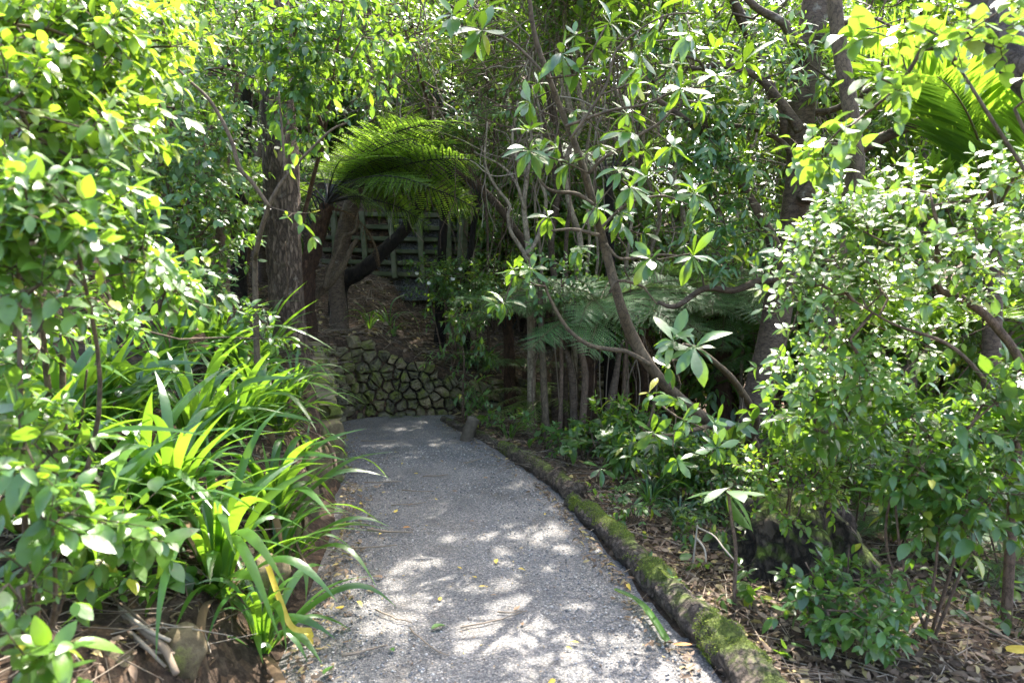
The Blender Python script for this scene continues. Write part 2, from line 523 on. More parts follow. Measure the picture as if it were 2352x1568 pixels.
def simple_mat(name, cols, scale=10, rough=0.8, bump=0.3, dist=0.01, island=False, tw=0.0, trans=(0.3, 0.3, 0.1), spec=0.4):
    m, nt, n, l, out = nodes(name)
    tc = N_(nt, 'ShaderNodeTexCoord')
    nz = N_(nt, 'ShaderNodeTexNoise', Scale=float(scale), Detail=6.0, Roughness=0.6); l.new(tc.outputs['Object'], nz.inputs['Vector'])
    fac = nz.outputs[0]
    if island:
        ge = N_(nt, 'ShaderNodeNewGeometry')
        ma = N_(nt, 'ShaderNodeMath', operation='MULTIPLY_ADD'); ma.inputs[1].default_value = 0.35
        sb = N_(nt, 'ShaderNodeMath', operation='SUBTRACT'); sb.inputs[1].default_value = 0.17
        l.new(nz.outputs[0], ma.inputs[0]); l.new(ge.outputs['Random Per Island'], ma.inputs[2]); l.new(ma.outputs[0], sb.inputs[0]); fac = sb.outputs[0]
        st = [(i / (len(cols) - 1), k) for i, k in enumerate(cols)]
    else:
        st = [(0.28 + 0.44 * i / max(len(cols) - 1, 1), k) for i, k in enumerate(cols)]
    c = ramp(nt, fac, st)
    p = N_(nt, 'ShaderNodeBsdfPrincipled', Roughness=rough); p.inputs['Specular IOR Level'].default_value = spec
    l.new(c, p.inputs['Base Color'])
    b = N_(nt, 'ShaderNodeBump', Strength=bump, Distance=dist); l.new(nz.outputs[0], b.inputs['Height']); l.new(b.outputs[0], p.inputs['Normal'])
    if tw:
        t = N_(nt, 'ShaderNodeBsdfTranslucent'); l.new(mixc(nt, c, trans, 0.6), t.inputs[0])
        mx = N_(nt, 'ShaderNodeMixShader'); mx.inputs[0].default_value = tw
        l.new(p.outputs[0], mx.inputs[1]); l.new(t.outputs[0], mx.inputs[2]); l.new(mx.outputs[0], out.inputs[0])
    else: l.new(p.outputs[0], out.inputs[0])
    return m


def gravel_mat():
    m, nt, n, l, out = nodes('grey_gravel')
    tc = N_(nt, 'ShaderNodeTexCoord')
    vo = N_(nt, 'ShaderNodeTexVoronoi', Scale=125.0); l.new(tc.outputs['Object'], vo.inputs['Vector'])
    sep = N_(nt, 'ShaderNodeSeparateColor'); l.new(vo.outputs['Color'], sep.inputs[0])
    c = ramp(nt, sep.outputs[0], [(0.0, (0.095, 0.096, 0.10)), (0.35, (0.155, 0.156, 0.162)), (0.7, (0.215, 0.212, 0.212)), (0.9, (0.28, 0.265, 0.245)), (1.0, (0.42, 0.39, 0.34))])
    big = N_(nt, 'ShaderNodeTexNoise', Scale=1.7, Detail=4.0); l.new(tc.outputs['Object'], big.inputs['Vector'])
    bc = ramp(nt, big.outputs[0], [(0.32, (0.70, 0.69, 0.68)), (0.68, (1.10, 1.05, 0.99))])
    c = mixc(nt, c, bc, 1.0, 'MULTIPLY')
    dn = N_(nt, 'ShaderNodeTexNoise', Scale=3.2, Detail=7.0, Roughness=0.7); l.new(tc.outputs['Object'], dn.inputs['Vector'])
    c = mixc(nt, c, (0.10, 0.082, 0.065), ramp(nt, dn.outputs[0], [(0.54, (0, 0, 0)), (0.72, (0.65, 0.65, 0.65))]))
    dk = ramp(nt, vo.outputs['Distance'], [(0.35, (1, 1, 1)), (0.8, (0.45, 0.44, 0.44))])
    c = mixc(nt, c, dk, 1.0, 'MULTIPLY')
    p = N_(nt, 'ShaderNodeBsdfPrincipled', Roughness=0.75); p.inputs['Specular IOR Level'].default_value = 0.35
    l.new(c, p.inputs['Base Color'])
    inv = N_(nt, 'ShaderNodeMath', operation='SUBTRACT'); inv.inputs[0].default_value = 1.0; l.new(vo.outputs['Distance'], inv.inputs[1])
    b = N_(nt, 'ShaderNodeBump', Strength=0.9, Distance=0.006); l.new(inv.outputs[0], b.inputs['Height']); l.new(b.outputs[0], p.inputs['Normal'])
    l.new(p.outputs[0], out.inputs[0])
    return m


def stone_mat(name='mossy_stone', moss=0.45, k=1.0):
    m, nt, n, l, out = nodes(name)
    tc = N_(nt, 'ShaderNodeTexCoord'); ge = N_(nt, 'ShaderNodeNewGeometry')
    nz = N_(nt, 'ShaderNodeTexNoise', Scale=18.0, Detail=8.0, Roughness=0.7); l.new(tc.outputs['Object'], nz.inputs['Vector'])
    c = ramp(nt, nz.outputs[0], [(0.3, (0.08, 0.067, 0.045)), (0.5, (0.165, 0.14, 0.095)), (0.72, (0.28, 0.242, 0.17))])
    isl = ramp(nt, ge.outputs['Random Per Island'], [(0, (0.5, 0.5, 0.5)), (0.35, (0.8, 0.82, 0.74)), (0.7, (1.05, 1.0, 0.88)), (1, (1.5, 1.35, 1.1))])
    c = mixc(nt, c, isl, 1.0, 'MULTIPLY')
    c = mixc(nt, c, (k, k, k), 1.0, 'MULTIPLY')
    n3 = N_(nt, 'ShaderNodeTexNoise', Scale=4.5, Detail=7.0, Roughness=0.72); l.new(tc.outputs['Object'], n3.inputs['Vector'])
    f = ramp(nt, n3.outputs[0], [(moss, (0, 0, 0)), (moss + 0.12, (1, 1, 1))])
    mc = ramp(nt, nz.outputs[0], [(0.3, (0.06, 0.07, 0.016)), (0.7, (0.165, 0.175, 0.04))])
    c = mixc(nt, c, mc, f)
    p = N_(nt, 'ShaderNodeBsdfPrincipled', Roughness=0.9); p.inputs['Specular IOR Level'].default_value = 0.25
    l.new(c, p.inputs['Base Color'])
    b = N_(nt, 'ShaderNodeBump', Strength=0.8, Distance=0.015); l.new(nz.outputs[0], b.inputs['Height']); l.new(b.outputs[0], p.inputs['Normal'])
    l.new(p.outputs[0], out.inputs[0])
    return m


def ground_mat():
    m, nt, n, l, out = nodes('forest_floor')
    tc = N_(nt, 'ShaderNodeTexCoord')
    nz = N_(nt, 'ShaderNodeTexNoise', Scale=30.0, Detail=8.0, Roughness=0.75); l.new(tc.outputs['Object'], nz.inputs['Vector'])
    c = ramp(nt, nz.outputs[0], [(0.3, (0.03, 0.02, 0.014)), (0.5, (0.075, 0.052, 0.036)), (0.72, (0.17, 0.12, 0.085))])
    vo = N_(nt, 'ShaderNodeTexVoronoi', Scale=22.0); l.new(tc.outputs['Object'], vo.inputs['Vector'])
    sep = N_(nt, 'ShaderNodeSeparateColor'); l.new(vo.outputs['Color'], sep.inputs[0])
    vc = ramp(nt, sep.outputs[0], [(0, (0.5, 0.45, 0.4)), (0.7, (1, 1, 1)), (1, (1.8, 1.5, 1.2))])
    c = mixc(nt, c, vc, 0.8, 'MULTIPLY')
    p = N_(nt, 'ShaderNodeBsdfPrincipled', Roughness=0.95); p.inputs['Specular IOR Level'].default_value = 0.2
    l.new(c, p.inputs['Base Color'])
    b = N_(nt, 'ShaderNodeBump', Strength=1.0, Distance=0.03); l.new(nz.outputs[0], b.inputs['Height']); l.new(b.outputs[0], p.inputs['Normal'])
    l.new(p.outputs[0], out.inputs[0])
    return m


YG = (0.32, 0.56, 0.03)
M = dict(
    leafA=leaf_mat('broad_leaf_green', [(0.035, 0.085, 0.018), (0.06, 0.14, 0.025), (0.09, 0.18, 0.03)], YG, 0.34, 0.38, 0.7),
    leafB=leaf_mat('small_leaf_green', [(0.03, 0.08, 0.02), (0.05, 0.12, 0.03), (0.08, 0.17, 0.035)], YG, 0.36, 0.36, 0.7),
    leafG=leaf_mat('glossy_dark_leaf', [(0.03, 0.09, 0.028), (0.05, 0.13, 0.035), (0.085, 0.18, 0.04)], (0.36, 0.60, 0.02), 0.30, 0.30, 0.75),
    leafD=leaf_mat('deep_forest_leaf', [(0.025, 0.06, 0.018), (0.045, 0.10, 0.022), (0.08, 0.15, 0.03)], YG, 0.36, 0.38, yellow=0.06),
    leafY=leaf_mat('sunlit_yellow_leaf', [(0.05, 0.125, 0.025), (0.085, 0.175, 0.03), (0.14, 0.235, 0.04)], (0.40, 0.62, 0.03), 0.34, 0.46, 0.5),
    leafP=leaf_mat('pale_sunlit_leaf', [(0.045, 0.12, 0.025), (0.075, 0.17, 0.03), (0.12, 0.225, 0.04)], (0.36, 0.58, 0.04), 0.36, 0.36, 1.0),
    leafH=leaf_mat('heart_leaf_green', [(0.05, 0.11, 0.03), (0.07, 0.15, 0.04)], YG, 0.45, 0.35, yellow=0.0),
    strap=leaf_mat('strap_leaf_green', [(0.025, 0.085, 0.018), (0.045, 0.125, 0.025), (0.075, 0.17, 0.03)], (0.32, 0.58, 0.03), 0.34, 0.40, 0.65, yellow=0.008),
    strapD=leaf_mat('dark_strap_leaf', [(0.02, 0.05, 0.025), (0.03, 0.08, 0.035)], YG, 0.35, 0.2, yellow=0.0),
    fern=leaf_mat('fern_green', [(0.08, 0.17, 0.03), (0.12, 0.23, 0.04), (0.16, 0.28, 0.05)], (0.38, 0.6, 0.04), 0.5, 0.48, 0.3, yellow=0.0),
    fernB=leaf_mat('bluish_fern_green', [(0.055, 0.15, 0.055), (0.085, 0.2, 0.075), (0.12, 0.24, 0.085)], (0.3, 0.5, 0.06), 0.5, 0.3, 0.35, yellow=0.0),
    palm=leaf_mat('palm_leaf', [(0.05, 0.12, 0.02), (0.085, 0.18, 0.03)], (0.34, 0.56, 0.03), 0.38, 0.38, yellow=0.0),
    stipe=simple_mat('black_stipe', [(0.012, 0.010, 0.009), (0.03, 0.024, 0.02)], 30, 0.6),
    stipeG=simple_mat('brown_green_stipe', [(0.06, 0.06, 0.02), (0.11, 0.09, 0.03)], 30, 0.6),
    dead=simple_mat('dead_frond_brown', [(0.05, 0.03, 0.015), (0.10, 0.06, 0.03), (0.17, 0.11, 0.055)], 30, 0.9, island=True),
    rough=bark_mat('rough_fissured_bark', (0.08, 0.053, 0.036), (0.215, 0.152, 0.105), 16, (1, 1, 0.3), 1.0, 0.03, patch=(0.30, 0.25, 0.195)),
    smooth=bark_mat('smooth_grey_bark', (0.062, 0.041, 0.028), (0.135, 0.094, 0.065), 10, (1, 1, 2.5), 0.35, 0.01, patch=(0.19, 0.165, 0.13)),
    olive=bark_mat('olive_brown_bark', (0.065, 0.045, 0.028), (0.145, 0.105, 0.065), 16, (1, 1, 0.6), 0.3, 0.006),
    pale=bark_mat('pale_lichen_bark', (0.17, 0.125, 0.08), (0.34, 0.27, 0.19), 14, (1, 1, 0.6), 0.4, 0.008, patch=(0.16, 0.13, 0.08)),
    brown=bark_mat('brown_stem_bark', (0.08, 0.05, 0.032), (0.19, 0.125, 0.085), 20, (1, 1, 0.5), 0.5, 0.008),
    lichen=bark_mat('mottled_lichen_bark', (0.05, 0.04, 0.035), (0.14, 0.115, 0.10), 12, (1, 1, 0.7), 0.5, 0.015, patch=(0.38, 0.34, 0.30)),
    black=bark_mat('black_treefern_trunk', (0.012, 0.009, 0.008), (0.05, 0.035, 0.026), 26, (1, 1, 0.35), 1.0, 0.03),
    fibre=bark_mat('brown_fibrous_trunk', (0.05, 0.026, 0.015), (0.14, 0.075, 0.042), 30, (1, 1, 0.35), 1.0, 0.02),
    log=bark_mat('rotting_mossy_log', (0.05, 0.038, 0.03), (0.15, 0.115, 0.09), 14, (1, 1, 1), 0.9, 0.03, moss=((0.10, 0.135, 0.02), 0.64)),
    logB=bark_mat('brown_edging_log', (0.06, 0.042, 0.03), (0.16, 0.12, 0.085), 14, (1, 1, 1), 0.9, 0.03, moss=((0.13, 0.16, 0.03), 0.70)),
    mound=bark_mat('moss_covered_stump', (0.035, 0.026, 0.02), (0.10, 0.075, 0.055), 12, (1, 1, 0.6), 1.0, 0.04, moss=((0.12, 0.165, 0.022), 0.60)),
    moss=simple_mat('bright_moss', [(0.06, 0.09, 0.012), (0.13, 0.18, 0.02), (0.23, 0.28, 0.035)], 12, 0.9, island=True, tw=.15),
    soil=simple_mat('dark_core_soil', [(0.012, 0.009, 0.006), (0.03, 0.022, 0.015)], 20, 0.95),
    stick=simple_mat('dry_stick', [(0.09, 0.062, 0.042), (0.18, 0.135, 0.095), (0.30, 0.25, 0.19)], 25, 0.85, island=True),
    palestick=simple_mat('bleached_stick', [(0.20, 0.165, 0.12), (0.38, 0.33, 0.27)], 25, 0.85),
    gravel=gravel_mat(), stone=stone_mat(), rock=stone_mat('grey_boulder_stone', 0.54, 0.5), ground=ground_mat(),
    timber=simple_mat('weathered_mossy_timber', [(0.034, 0.048, 0.016), (0.075, 0.08, 0.038), (0.125, 0.112, 0.076)], 9, 0.9),
    infill=simple_mat('dark_stone_infill', [(0.02, 0.02, 0.02), (0.13, 0.13, 0.125), (0.42, 0.41, 0.4)], 60, 0.9, 1.0, 0.03),
    concrete=simple_mat('weathered_post_concrete', [(0.06, 0.045, 0.03), (0.12, 0.095, 0.065)], 20, 0.9),
    litter=simple_mat('dry_leaf_litter', [(0.045, 0.027, 0.017), (0.10, 0.062, 0.038), (0.17, 0.11, 0.07), (0.26, 0.19, 0.13), (0.36, 0.28, 0.10)], 20, 0.75, island=True, tw=0.15),
    yellowleaf=simple_mat('fallen_yellow_leaf', [(0.50, 0.33, 0.03), (0.62, 0.47, 0.08)], 40, 0.6, tw=0.2),
    orangeleaf=simple_mat('fallen_orange_leaf', [(0.35, 0.14, 0.03), (0.48, 0.22, 0.06)], 40, 0.6, tw=0.2),
    brownleaf=simple_mat('fallen_brown_leaf', [(0.14, 0.08, 0.045), (0.27, 0.17, 0.10)], 40, 0.7, tw=0.1),
    greenleaf=simple_mat('fallen_green_leaf', [(0.06, 0.15, 0.03), (0.1, 0.22, 0.04)], 40, 0.4, tw=0.2),
    pebble=simple_mat('loose_pebble', [(0.08, 0.08, 0.085), (0.18, 0.18, 0.185), (0.32, 0.30, 0.28), (0.48, 0.45, 0.4)], 40, 0.8, island=True),
    white=simple_mat('white_petals', [(0.7, 0.68, 0.6), (0.8, 0.78, 0.72)], 30, 0.6),
)

# ------------------------------------------------------------------ ground, path
def build_ground():
    xs = np.concatenate([np.linspace(-34, -6, 29)[:-1], np.arange(-6, 6, 0.085), np.linspace(6, 36, 31)])
    ys = np.concatenate([np.linspace(-8, 0.4, 12)[:-1], np.arange(0.4, 13, 0.085), np.linspace(13, 55, 43)])
    X, Y = np.meshgrid(xs, ys)
    Z = H(X, Y)
    V = np.stack([X, Y, Z], -1).reshape(-1, 3)
    nx = len(xs); i, j = np.meshgrid(np.arange(len(ys) - 1), np.arange(nx - 1), indexing='ij')
    a = (i * nx + j).ravel()
    mb = MB(); mb.add(V, np.concatenate([np.stack([a, a + 1, a + nx + 1], -1), np.stack([a, a + nx + 1, a + nx], -1)]))
    tag(mb.build('forest_floor', M['ground']), kind='structure')


def build_path():
    left = catmull(LINE[:14, :2] + 0.0, 8); right = catmull(RE[:14], 8)
    def res(P, n):
        s = np.concatenate([[0], np.cumsum(np.linalg.norm(np.diff(P, axis=0), axis=1))]); u = np.linspace(0, s[-1], n)
        return np.stack([np.interp(u, s, P[:, 0]), np.interp(u, s, P[:, 1])], -1)
    # pair rows by distance along the path up to the bend, then round the bend
    n1, n2, m = 150, 60, 22
    kL = int(np.argmin(np.linalg.norm(left - np.array([-1.9, 8.0]), axis=1))); kR = int(np.argmin(np.linalg.norm(right - np.array([-0.8, 7.75]), axis=1)))
    Lp = np.concatenate([res(left[:kL + 1], n1), res(left[kL:], n2)[1:]]); Rp = np.concatenate([res(right[:kR + 1], n1), res(right[kR:], n2)[1:]])
    t = np.linspace(0, 1, m)[None, :, None]
    jl = vnoise(Lp[:, 0], Lp[:, 1], 5, 8)[:, None, None] * 0.12; 
    P = (Lp[:, None] - 0.05) * (1 - t) + (Rp[:, None] + [0.075, 0]) * t
    zb = line_query(P[..., 0], P[..., 1])[1]
    u = np.broadcast_to(t[..., 0], zb.shape)
    z = zb + 0.012 * np.sin(np.pi * u) + vnoise(P[..., 0], P[..., 1], 2.2, 5) * 0.015 - 0.004 * smooth(0.93, 1, u) - 0.03 * smooth(0.07, 0, u) + 0.006
    V = np.concatenate([P, z[..., None]], -1).reshape(-1, 3)
    n = len(Lp); i, j = np.meshgrid(np.arange(n - 1), np.arange(m - 1), indexing='ij'); a = (i * m + j).ravel()
    mb = MB(); mb.add(V, np.concatenate([np.stack([a, a + 1, a + m + 1], -1), np.stack([a, a + m + 1, a + m], -1)]))
    tag(mb.build('gravel_path', M['gravel']), kind='structure')


build_ground(); build_path()


def pz(x, y):
    """height of the gravel"""
    return float(line_query(np.array([x]), np.array([y]))[1][0]) + 0.016


# ------------------------------------------------------------------ stones
import bmesh
_bm = bmesh.new(); bmesh.ops.create_icosphere(_bm, subdivisions=3, radius=1.0)
ICO_V = np.array([v.co[:] for v in _bm.verts]); ICO_T = np.array([[v.index for v in f.verts] for f in _bm.faces]); _bm.free()
_bm = bmesh.new(); bmesh.ops.create_icosphere(_bm, subdivisions=4, radius=1.0)
ICO4_V = np.array([v.co[:] for v in _bm.verts]); ICO4_T = np.array([[v.index for v in f.verts] for f in _bm.faces]); _bm.free()


def stone_shape(V, e=0.55, rough=0.1, cuts=5):
    """a chipped block: unit sphere pushed towards a box, then clipped by a few flat faces"""
    V = np.sign(V) * np.abs(V) ** e
    for _ in range(cuts):
        nrm = rand_unit(1)[0]; dd = rng.uniform(0.70, 1.1)
        s = V @ nrm; V = V - np.clip(s - dd, 0, None)[:, None] * nrm
    f = 3.0; o = rng.uniform(0, 50, 3)
    nn = np.sin(V[:, 0] * f + o[0]) * np.sin(V[:, 1] * f + o[1]) + np.sin(V[:, 2] * f * 1.7 + o[2]) * 0.6
    return V * (1 + rough * nn[:, None] * 0.5 + rng.uniform(-1, 1, (len(V), 1)) * rough * 0.12)


def stone_wall():
    root = empty('stone_retaining_wall', (-1.2, 8.2, 0), 'curved dry-stone retaining wall with mossy stones at the bend of the path', 'wall')
    P = catmull(LINE[6:16], 10)
    s = np.concatenate([[0], np.cumsum(np.linalg.norm(np.diff(P[:, :2], axis=0), axis=1))])
    at = lambda u: np.array([np.interp(u, s, P[:, k]) for k in range(4)])
    mb = MB(); core = MB()
    # fitted stones: cells of a jittered grid in (along, up), each chipped and pushed out by its own amount
    sites = []
    v = -0.06; row = 0
    while v < 1.05:
        h = rng.uniform(.095, .135); u = -0.1 + (row % 2) * .07
        while u < s[-1] + .1:
            w = rng.uniform(.085, .20) * (.62 if at(u)[1] < 7.7 else 1.0)
            sites.append((u + w / 2 + rng.normal() * .022, v + h / 2 + rng.normal() * .030)); u += w
        v += h; row += 1
    sites = np.array(sites)
    for i, c in enumerate(sites):
        p = at(c[0]); top = p[3] - p[2]
        if c[1] > top - .01 + rng.normal() * .02: continue
        poly = [c + np.array(q) for q in ((-.3, -.3), (.3, -.3), (.3, .3), (-.3, .3))]
        dd = np.linalg.norm(sites - c, axis=1)
        for j in np.argsort(dd)[1:22]:
            m_ = (c + sites[j]) / 2; nn = (sites[j] - c) / dd[j]; out = []
            for q, q2 in zip(poly, poly[1:] + poly[:1]):
                f1 = (q - m_) @ nn; f2 = (q2 - m_) @ nn
                if f1 <= 0: out.append(q)
                if f1 * f2 < 0: out.append(q + (q2 - q) * (f1 / (f1 - f2)))
            poly = out
            if len(poly) < 3: break
        if len(poly) < 3: continue
        Q = np.array(poly); Q[:, 1] = np.minimum(Q[:, 1], top + .05 + rng.normal(size=len(Q)) * .02)
        cen = Q.mean(0); fine = []
        for q, q2 in zip(Q, np.roll(Q, -1, 0)):
            for t in (0, .5): fine.append(q + (q2 - q) * t)
        Q = np.array(fine); Q = cen + (Q - cen) * (1 - .010 / max(np.linalg.norm(Q - cen, axis=1).mean(), .02)) + rng.normal(size=Q.shape) * .006
        n = len(Q); outw = rng.uniform(-.02, .055); tilt = rng.normal(size=2) * .28
        rings = []
        for sc, dep, nz_ in ((1.0, -.10, 0), (.97, outw - .012, .006), (.84, outw + .012, .008), (.45, outw + .02, .010)):
            R_ = cen + (Q - cen) * sc; dz = dep + ((R_ - cen) @ tilt if dep > -.05 else 0) + rng.normal(size=n) * nz_
            rings.append(np.column_stack([R_, dz]))
        rings.append(np.array([[cen[0], cen[1], outw + .02 + rng.normal() * .008]]))
        L_ = np.concatenate(rings); Wv = []
        for (uu, vv, dz) in L_:
            pp = at(np.clip(uu, 0, s[-1])); q1 = at(min(uu + .05, s[-1])); q0 = at(max(uu - .05, 0)); t = norm(q1[:2] - q0[:2]); nr = np.array([t[1], -t[0]])
            xy = pp[:2] + nr * (dz - vv * .12 - .02); Wv.append((xy[0], xy[1], pp[2] + vv))
        T = []
        for r_ in range(3):
            for k in range(n):
                a_ = r_ * n + k; b_ = r_ * n + (k + 1) % n; T += [(a_, b_, b_ + n), (a_, b_ + n, a_ + n)]
        for k in range(n): T.append((3 * n + k, 3 * n + (k + 1) % n, 4 * n))
        mb.add(np.array(Wv), T, 0, False)
    mb.build('stonework', M['stone'], root, (-1.2, 8.2, 0))
    # packed earth core behind the stones, coloured dark so the gaps stand out
    us = np.linspace(0, s[-1], 80); rows = []
    for u in us:
        p = at(u); q = at(min(u + 0.05, s[-1])); q0 = at(max(u - 0.05, 0)); t = norm(q[:2] - q0[:2]); nrm = np.array([t[1], -t[0]])
        a = p[:2] - nrm * 0.07; b = p[:2] - nrm * (0.08 + 0.12 * (p[3] - p[2])); c = p[:2] - nrm * 0.25
        rows.append([(a[0], a[1], p[2] - 0.1), (b[0], b[1], p[3] - 0.05), (c[0], c[1], p[3] - 0.06), (c[0], c[1], p[2] - 0.1)])
    V = np.array(rows).reshape(-1, 3); T = []
    for i in range(len(us) - 1):
        for j in range(4):
            a = i * 4 + j; b = i * 4 + (j + 1) % 4
            T += [(a, b, b + 4), (a, b + 4, a + 4)]
    core.add(V, T, 0, False); core.build('earth_core', M['soil'], root, (-1.2, 8.2, 0))


stone_wall()


def rock(name, label, x, y, z, sx, sy, sz, rz, e=0.75, mat='rock', cat='rock', group=None, cuts=6):
    mb = MB(); V = stone_shape(ICO4_V, e, 0.12, cuts) * np.array([sx, sy, sz]); c, s_ = math.cos(rz), math.sin(rz)
    V = np.stack([V[:, 0] * c - V[:, 1] * s_, V[:, 0] * s_ + V[:, 1] * c, V[:, 2]], -1)
    mb.add(V, ICO4_T); o = mb.build(name, M[mat]); o.location = (x, y, z)
    return tag(o, label, cat, group)


GR = 'rocks edging the left bank'
for (px, py, Y, sx, sy, sz, rz, e, lab) in [
        (225, 1545, 2.16, .13, .13, .10, .3, .82, 'large round grey boulder in the leaf litter, the lowest and leftmost rock'),
        (418, 1500, 2.32, .075, .085, .10, .9, .82, 'upright pale boulder with a yellow mossy side beside the strap leaves'),
        (330, 1510, 2.30, .055, .06, .06, .2, .85, 'small dark cobble wedged between the two boulders'),
        (690, 1140, 4.25, .115, .10, .17, .5, .6, 'angular grey edging rock catching light under the drooping strap leaves'),
        (725, 1075, 4.75, .13, .08, .15, 1.2, .6, 'slanted grey edging slab just beyond the angular light rock'),
        (668, 1215, 3.75, .09, .09, .10, .2, .7, 'dark mossy edging rock below the angular light rock'),
        (610, 1330, 3.0, .10, .09, .11, .7, .75, 'dark rounded rock half hidden by the drooping lily leaves near the path'),
        (752, 1010, 5.25, .12, .10, .16, 1.0, .55, 'brown upright edging stone where the bank meets the stone wall')]:
    p = W(px, py, Y); rock('edging_rock', lab, p[0], p[1], p[2], sx, sy, sz, rz, e, group=GR)


# ------------------------------------------------------------------ crib wall
def crib_wall():
    o = W(930, 640, 11.0); root = empty('crib_retaining_wall', (o[0], o[1], o[2]), 'mossy timber crib retaining wall of square grid beams high on the bank', 'retaining wall')
    def bar(a, b, w, d, name, mat=M['timber']):
        mb = MB(); a = np.asarray(a); b = np.asarray(b); t = norm(b - a); f = norm(np.cross(t, np.array([0, -1.0, 0.2]))) ; n = norm(np.cross(f, t))
        V = []
        for p in (a, b):
            for sx, sy in ((-1, -1), (1, -1), (1, 1), (-1, 1)):
                V.append(p + f * w * sx / 2 + n * d * sy / 2 + rng.normal(size=3) * 0.004)
        T = [(0, 1, 5), (0, 5, 4), (1, 2, 6), (1, 6, 5), (2, 3, 7), (2, 7, 6), (3, 0, 4), (3, 4, 7), (0, 3, 2), (0, 2, 1), (4, 5, 6), (4, 6, 7)]
        mb.add(V, T, 0, False); ob = mb.build(name, mat, root, o)
        mod = ob.modifiers.new('bevel', 'BEVEL'); mod.width = 0.012; mod.segments = 2
        return ob
    Yb, Yt = 10.85, 11.25
    yof = lambda py: Yb + (640 - py) / (640 - 490) * (Yt - Yb)
    for (x0, x1) in ((766, 775), (831, 843), (896, 908), (961, 972), (1028, 1034), (1056, 1060)):
        bar(W(x0, 488, yof(488) - 0.05), W(x1, 642, yof(642) - 0.05), 0.085, 0.10, 'post')
    for k, y in enumerate((496, 523, 550, 578, 605, 631)):
        bar(W(752 - k * 3, y - 3, yof(y) + 0.06), W(1066, y + (4 if k else 1), yof(y) + 0.06), 0.075, 0.12, 'rail')
    # loose stone behind the grid
    mb = MB(); n, m = 60, 40
    P = np.array([[W(735 + (1075 - 735) * i / (n - 1), 500 + 190 * j / (m - 1), yof(min(500 + 190 * j / (m - 1), 650)) + 0.19 + 0.05 * ((rng.random() - 0.5))) for i in range(n)] for j in range(m)])
    i, j = np.meshgrid(np.arange(m - 1), np.arange(n - 1), indexing='ij'); a = (i * n + j).ravel()
    mb.add(P.reshape(-1, 3), np.concatenate([np.stack([a, a + n, a + n + 1], -1), np.stack([a, a + n + 1, a + 1], -1)]), 0, False)
    mb.build('stone_infill', M['infill'], root, o)
    q = G(1062, 600, 9, 13)
    mb = MB(); a, b = W(1058, 640, 10.7), W(1066, 505, 10.95); tube(mb, np.linspace(a, b, 6), [0.075] * 6, 4, sm=False)
    ob = mb.build('timber_post', M['timber'], None, a); tag(ob, 'single leaning square timber post at the right end of the crib wall', 'post')


crib_wall()


# ------------------------------------------------------------------ edging logs
def log(name, label, pts, radii, mat, noise=0.03, sides=64, moss=0.0):
    P = catmull(np.array(pts), 30); r = np.interp(np.linspace(0, 1, len(P)), np.linspace(0, 1, len(radii)), radii)
    mb = MB()
    u = np.linspace(0, 30, len(P)); r = r * (1 + 0.06 * np.sin(u * 1.3) + 0.04 * np.sin(u * 3.1 + 1))
    tube(mb, P, r, sides, noise=noise)
    V = mb.V[0]; q = V * [1, 1, 1.0]
    c = P[np.argmin(((V[:, None, :2] - P[None, :, :2]) ** 2).sum(-1), axis=1)]
    bump = vnoise(q[:, 0] + q[:, 2] * 2, q[:, 1] - q[:, 2], 9, 31) * .30 + vnoise(q[:, 0] - q[:, 2], q[:, 1] + q[:, 2], 23, 33) * .16
    mb.V[0] = c + (V - c) * (1 + bump)[:, None]
    Vw = mb.V[0]; o = mb.build(name, M[mat], None, P[0])
    if moss:
        nv = norm(Vw - c); k = rng.integers(0, len(Vw), int(moss)); up = nv[k, 2]; q = Vw[k]
        pat = vnoise(q[:, 0] + q[:, 2], q[:, 1], 6, 41) + .5 * vnoise(q[:, 0], q[:, 1] + q[:, 2], 17, 42) + up * .28
        k = k[pat > .20]; n = len(k)
        mm = MB(); place_leaves(mm, leaf_tpl('lance', 2, .35, .2, .2, 0), Vw[k] - nv[k] * .002 + rng.normal(size=(n, 3)) * .003, nv[k] + rand_unit(n) * .8, rand_unit(n), rng.uniform(.005, .013, n))
        mm.build('moss', M['moss'], o, P[0])
    return tag(o, label, 'log', 'logs edging the path')


def gl(px, py, r, sink=0.35):
    p = G(px, py); y = p[1]
    return (p[0], p[1], Hs(p[0] + 0.12, p[1]) + r * (1 - sink) - 0.02)


lr = lambda x, y, r: (x, y, r)
log('edging_log', 'thick log covered in bright green moss along the near right edge of the path',
    [(0.98, 1.3, 0.05), (0.93, 2.05, 0.05), (0.87, 2.65, 0.065), (0.75, 3.15, 0.065), (0.63, 3.8, 0.06), (0.51, 4.35, 0.05), (0.42, 4.66, 0.04)], [.094, .09, .084, .077, .072, .068, .064], 'log', moss=75000)
log('edging_log', 'bare brown log beyond the mossy one, its broken end butting against it',
    [(0.47, 4.78, 0.055), (0.33, 5.2, 0.05), (0.16, 5.7, 0.05), (-0.04, 6.2, 0.045), (-0.10, 6.4, 0.03)], [.078, .071, .064, .058, .047], 'logB', moss=9000)
log('edging_log', 'thin dark log farthest along the path, ending near the stone wall',
    [(-0.08, 6.36, 0.02), (-0.30, 6.85, 0.02), (-0.55, 7.35, 0.02), (-0.80, 7.85, 0.01)], [.045, .05, .048, .042], 'logB')
mb = MB(); a = W(1066, 1000, 6.75); b = W(1088, 960, 6.75); a[2] -= 0.1; tube(mb, catmull(np.array([a, (a + b) / 2, b]), 6), [0.062] * 13, 14, noise=0.03)
tag(mb.build('stump_post', M['concrete'], None, a), 'short round wooden post leaning right behind the far edging log', 'post')

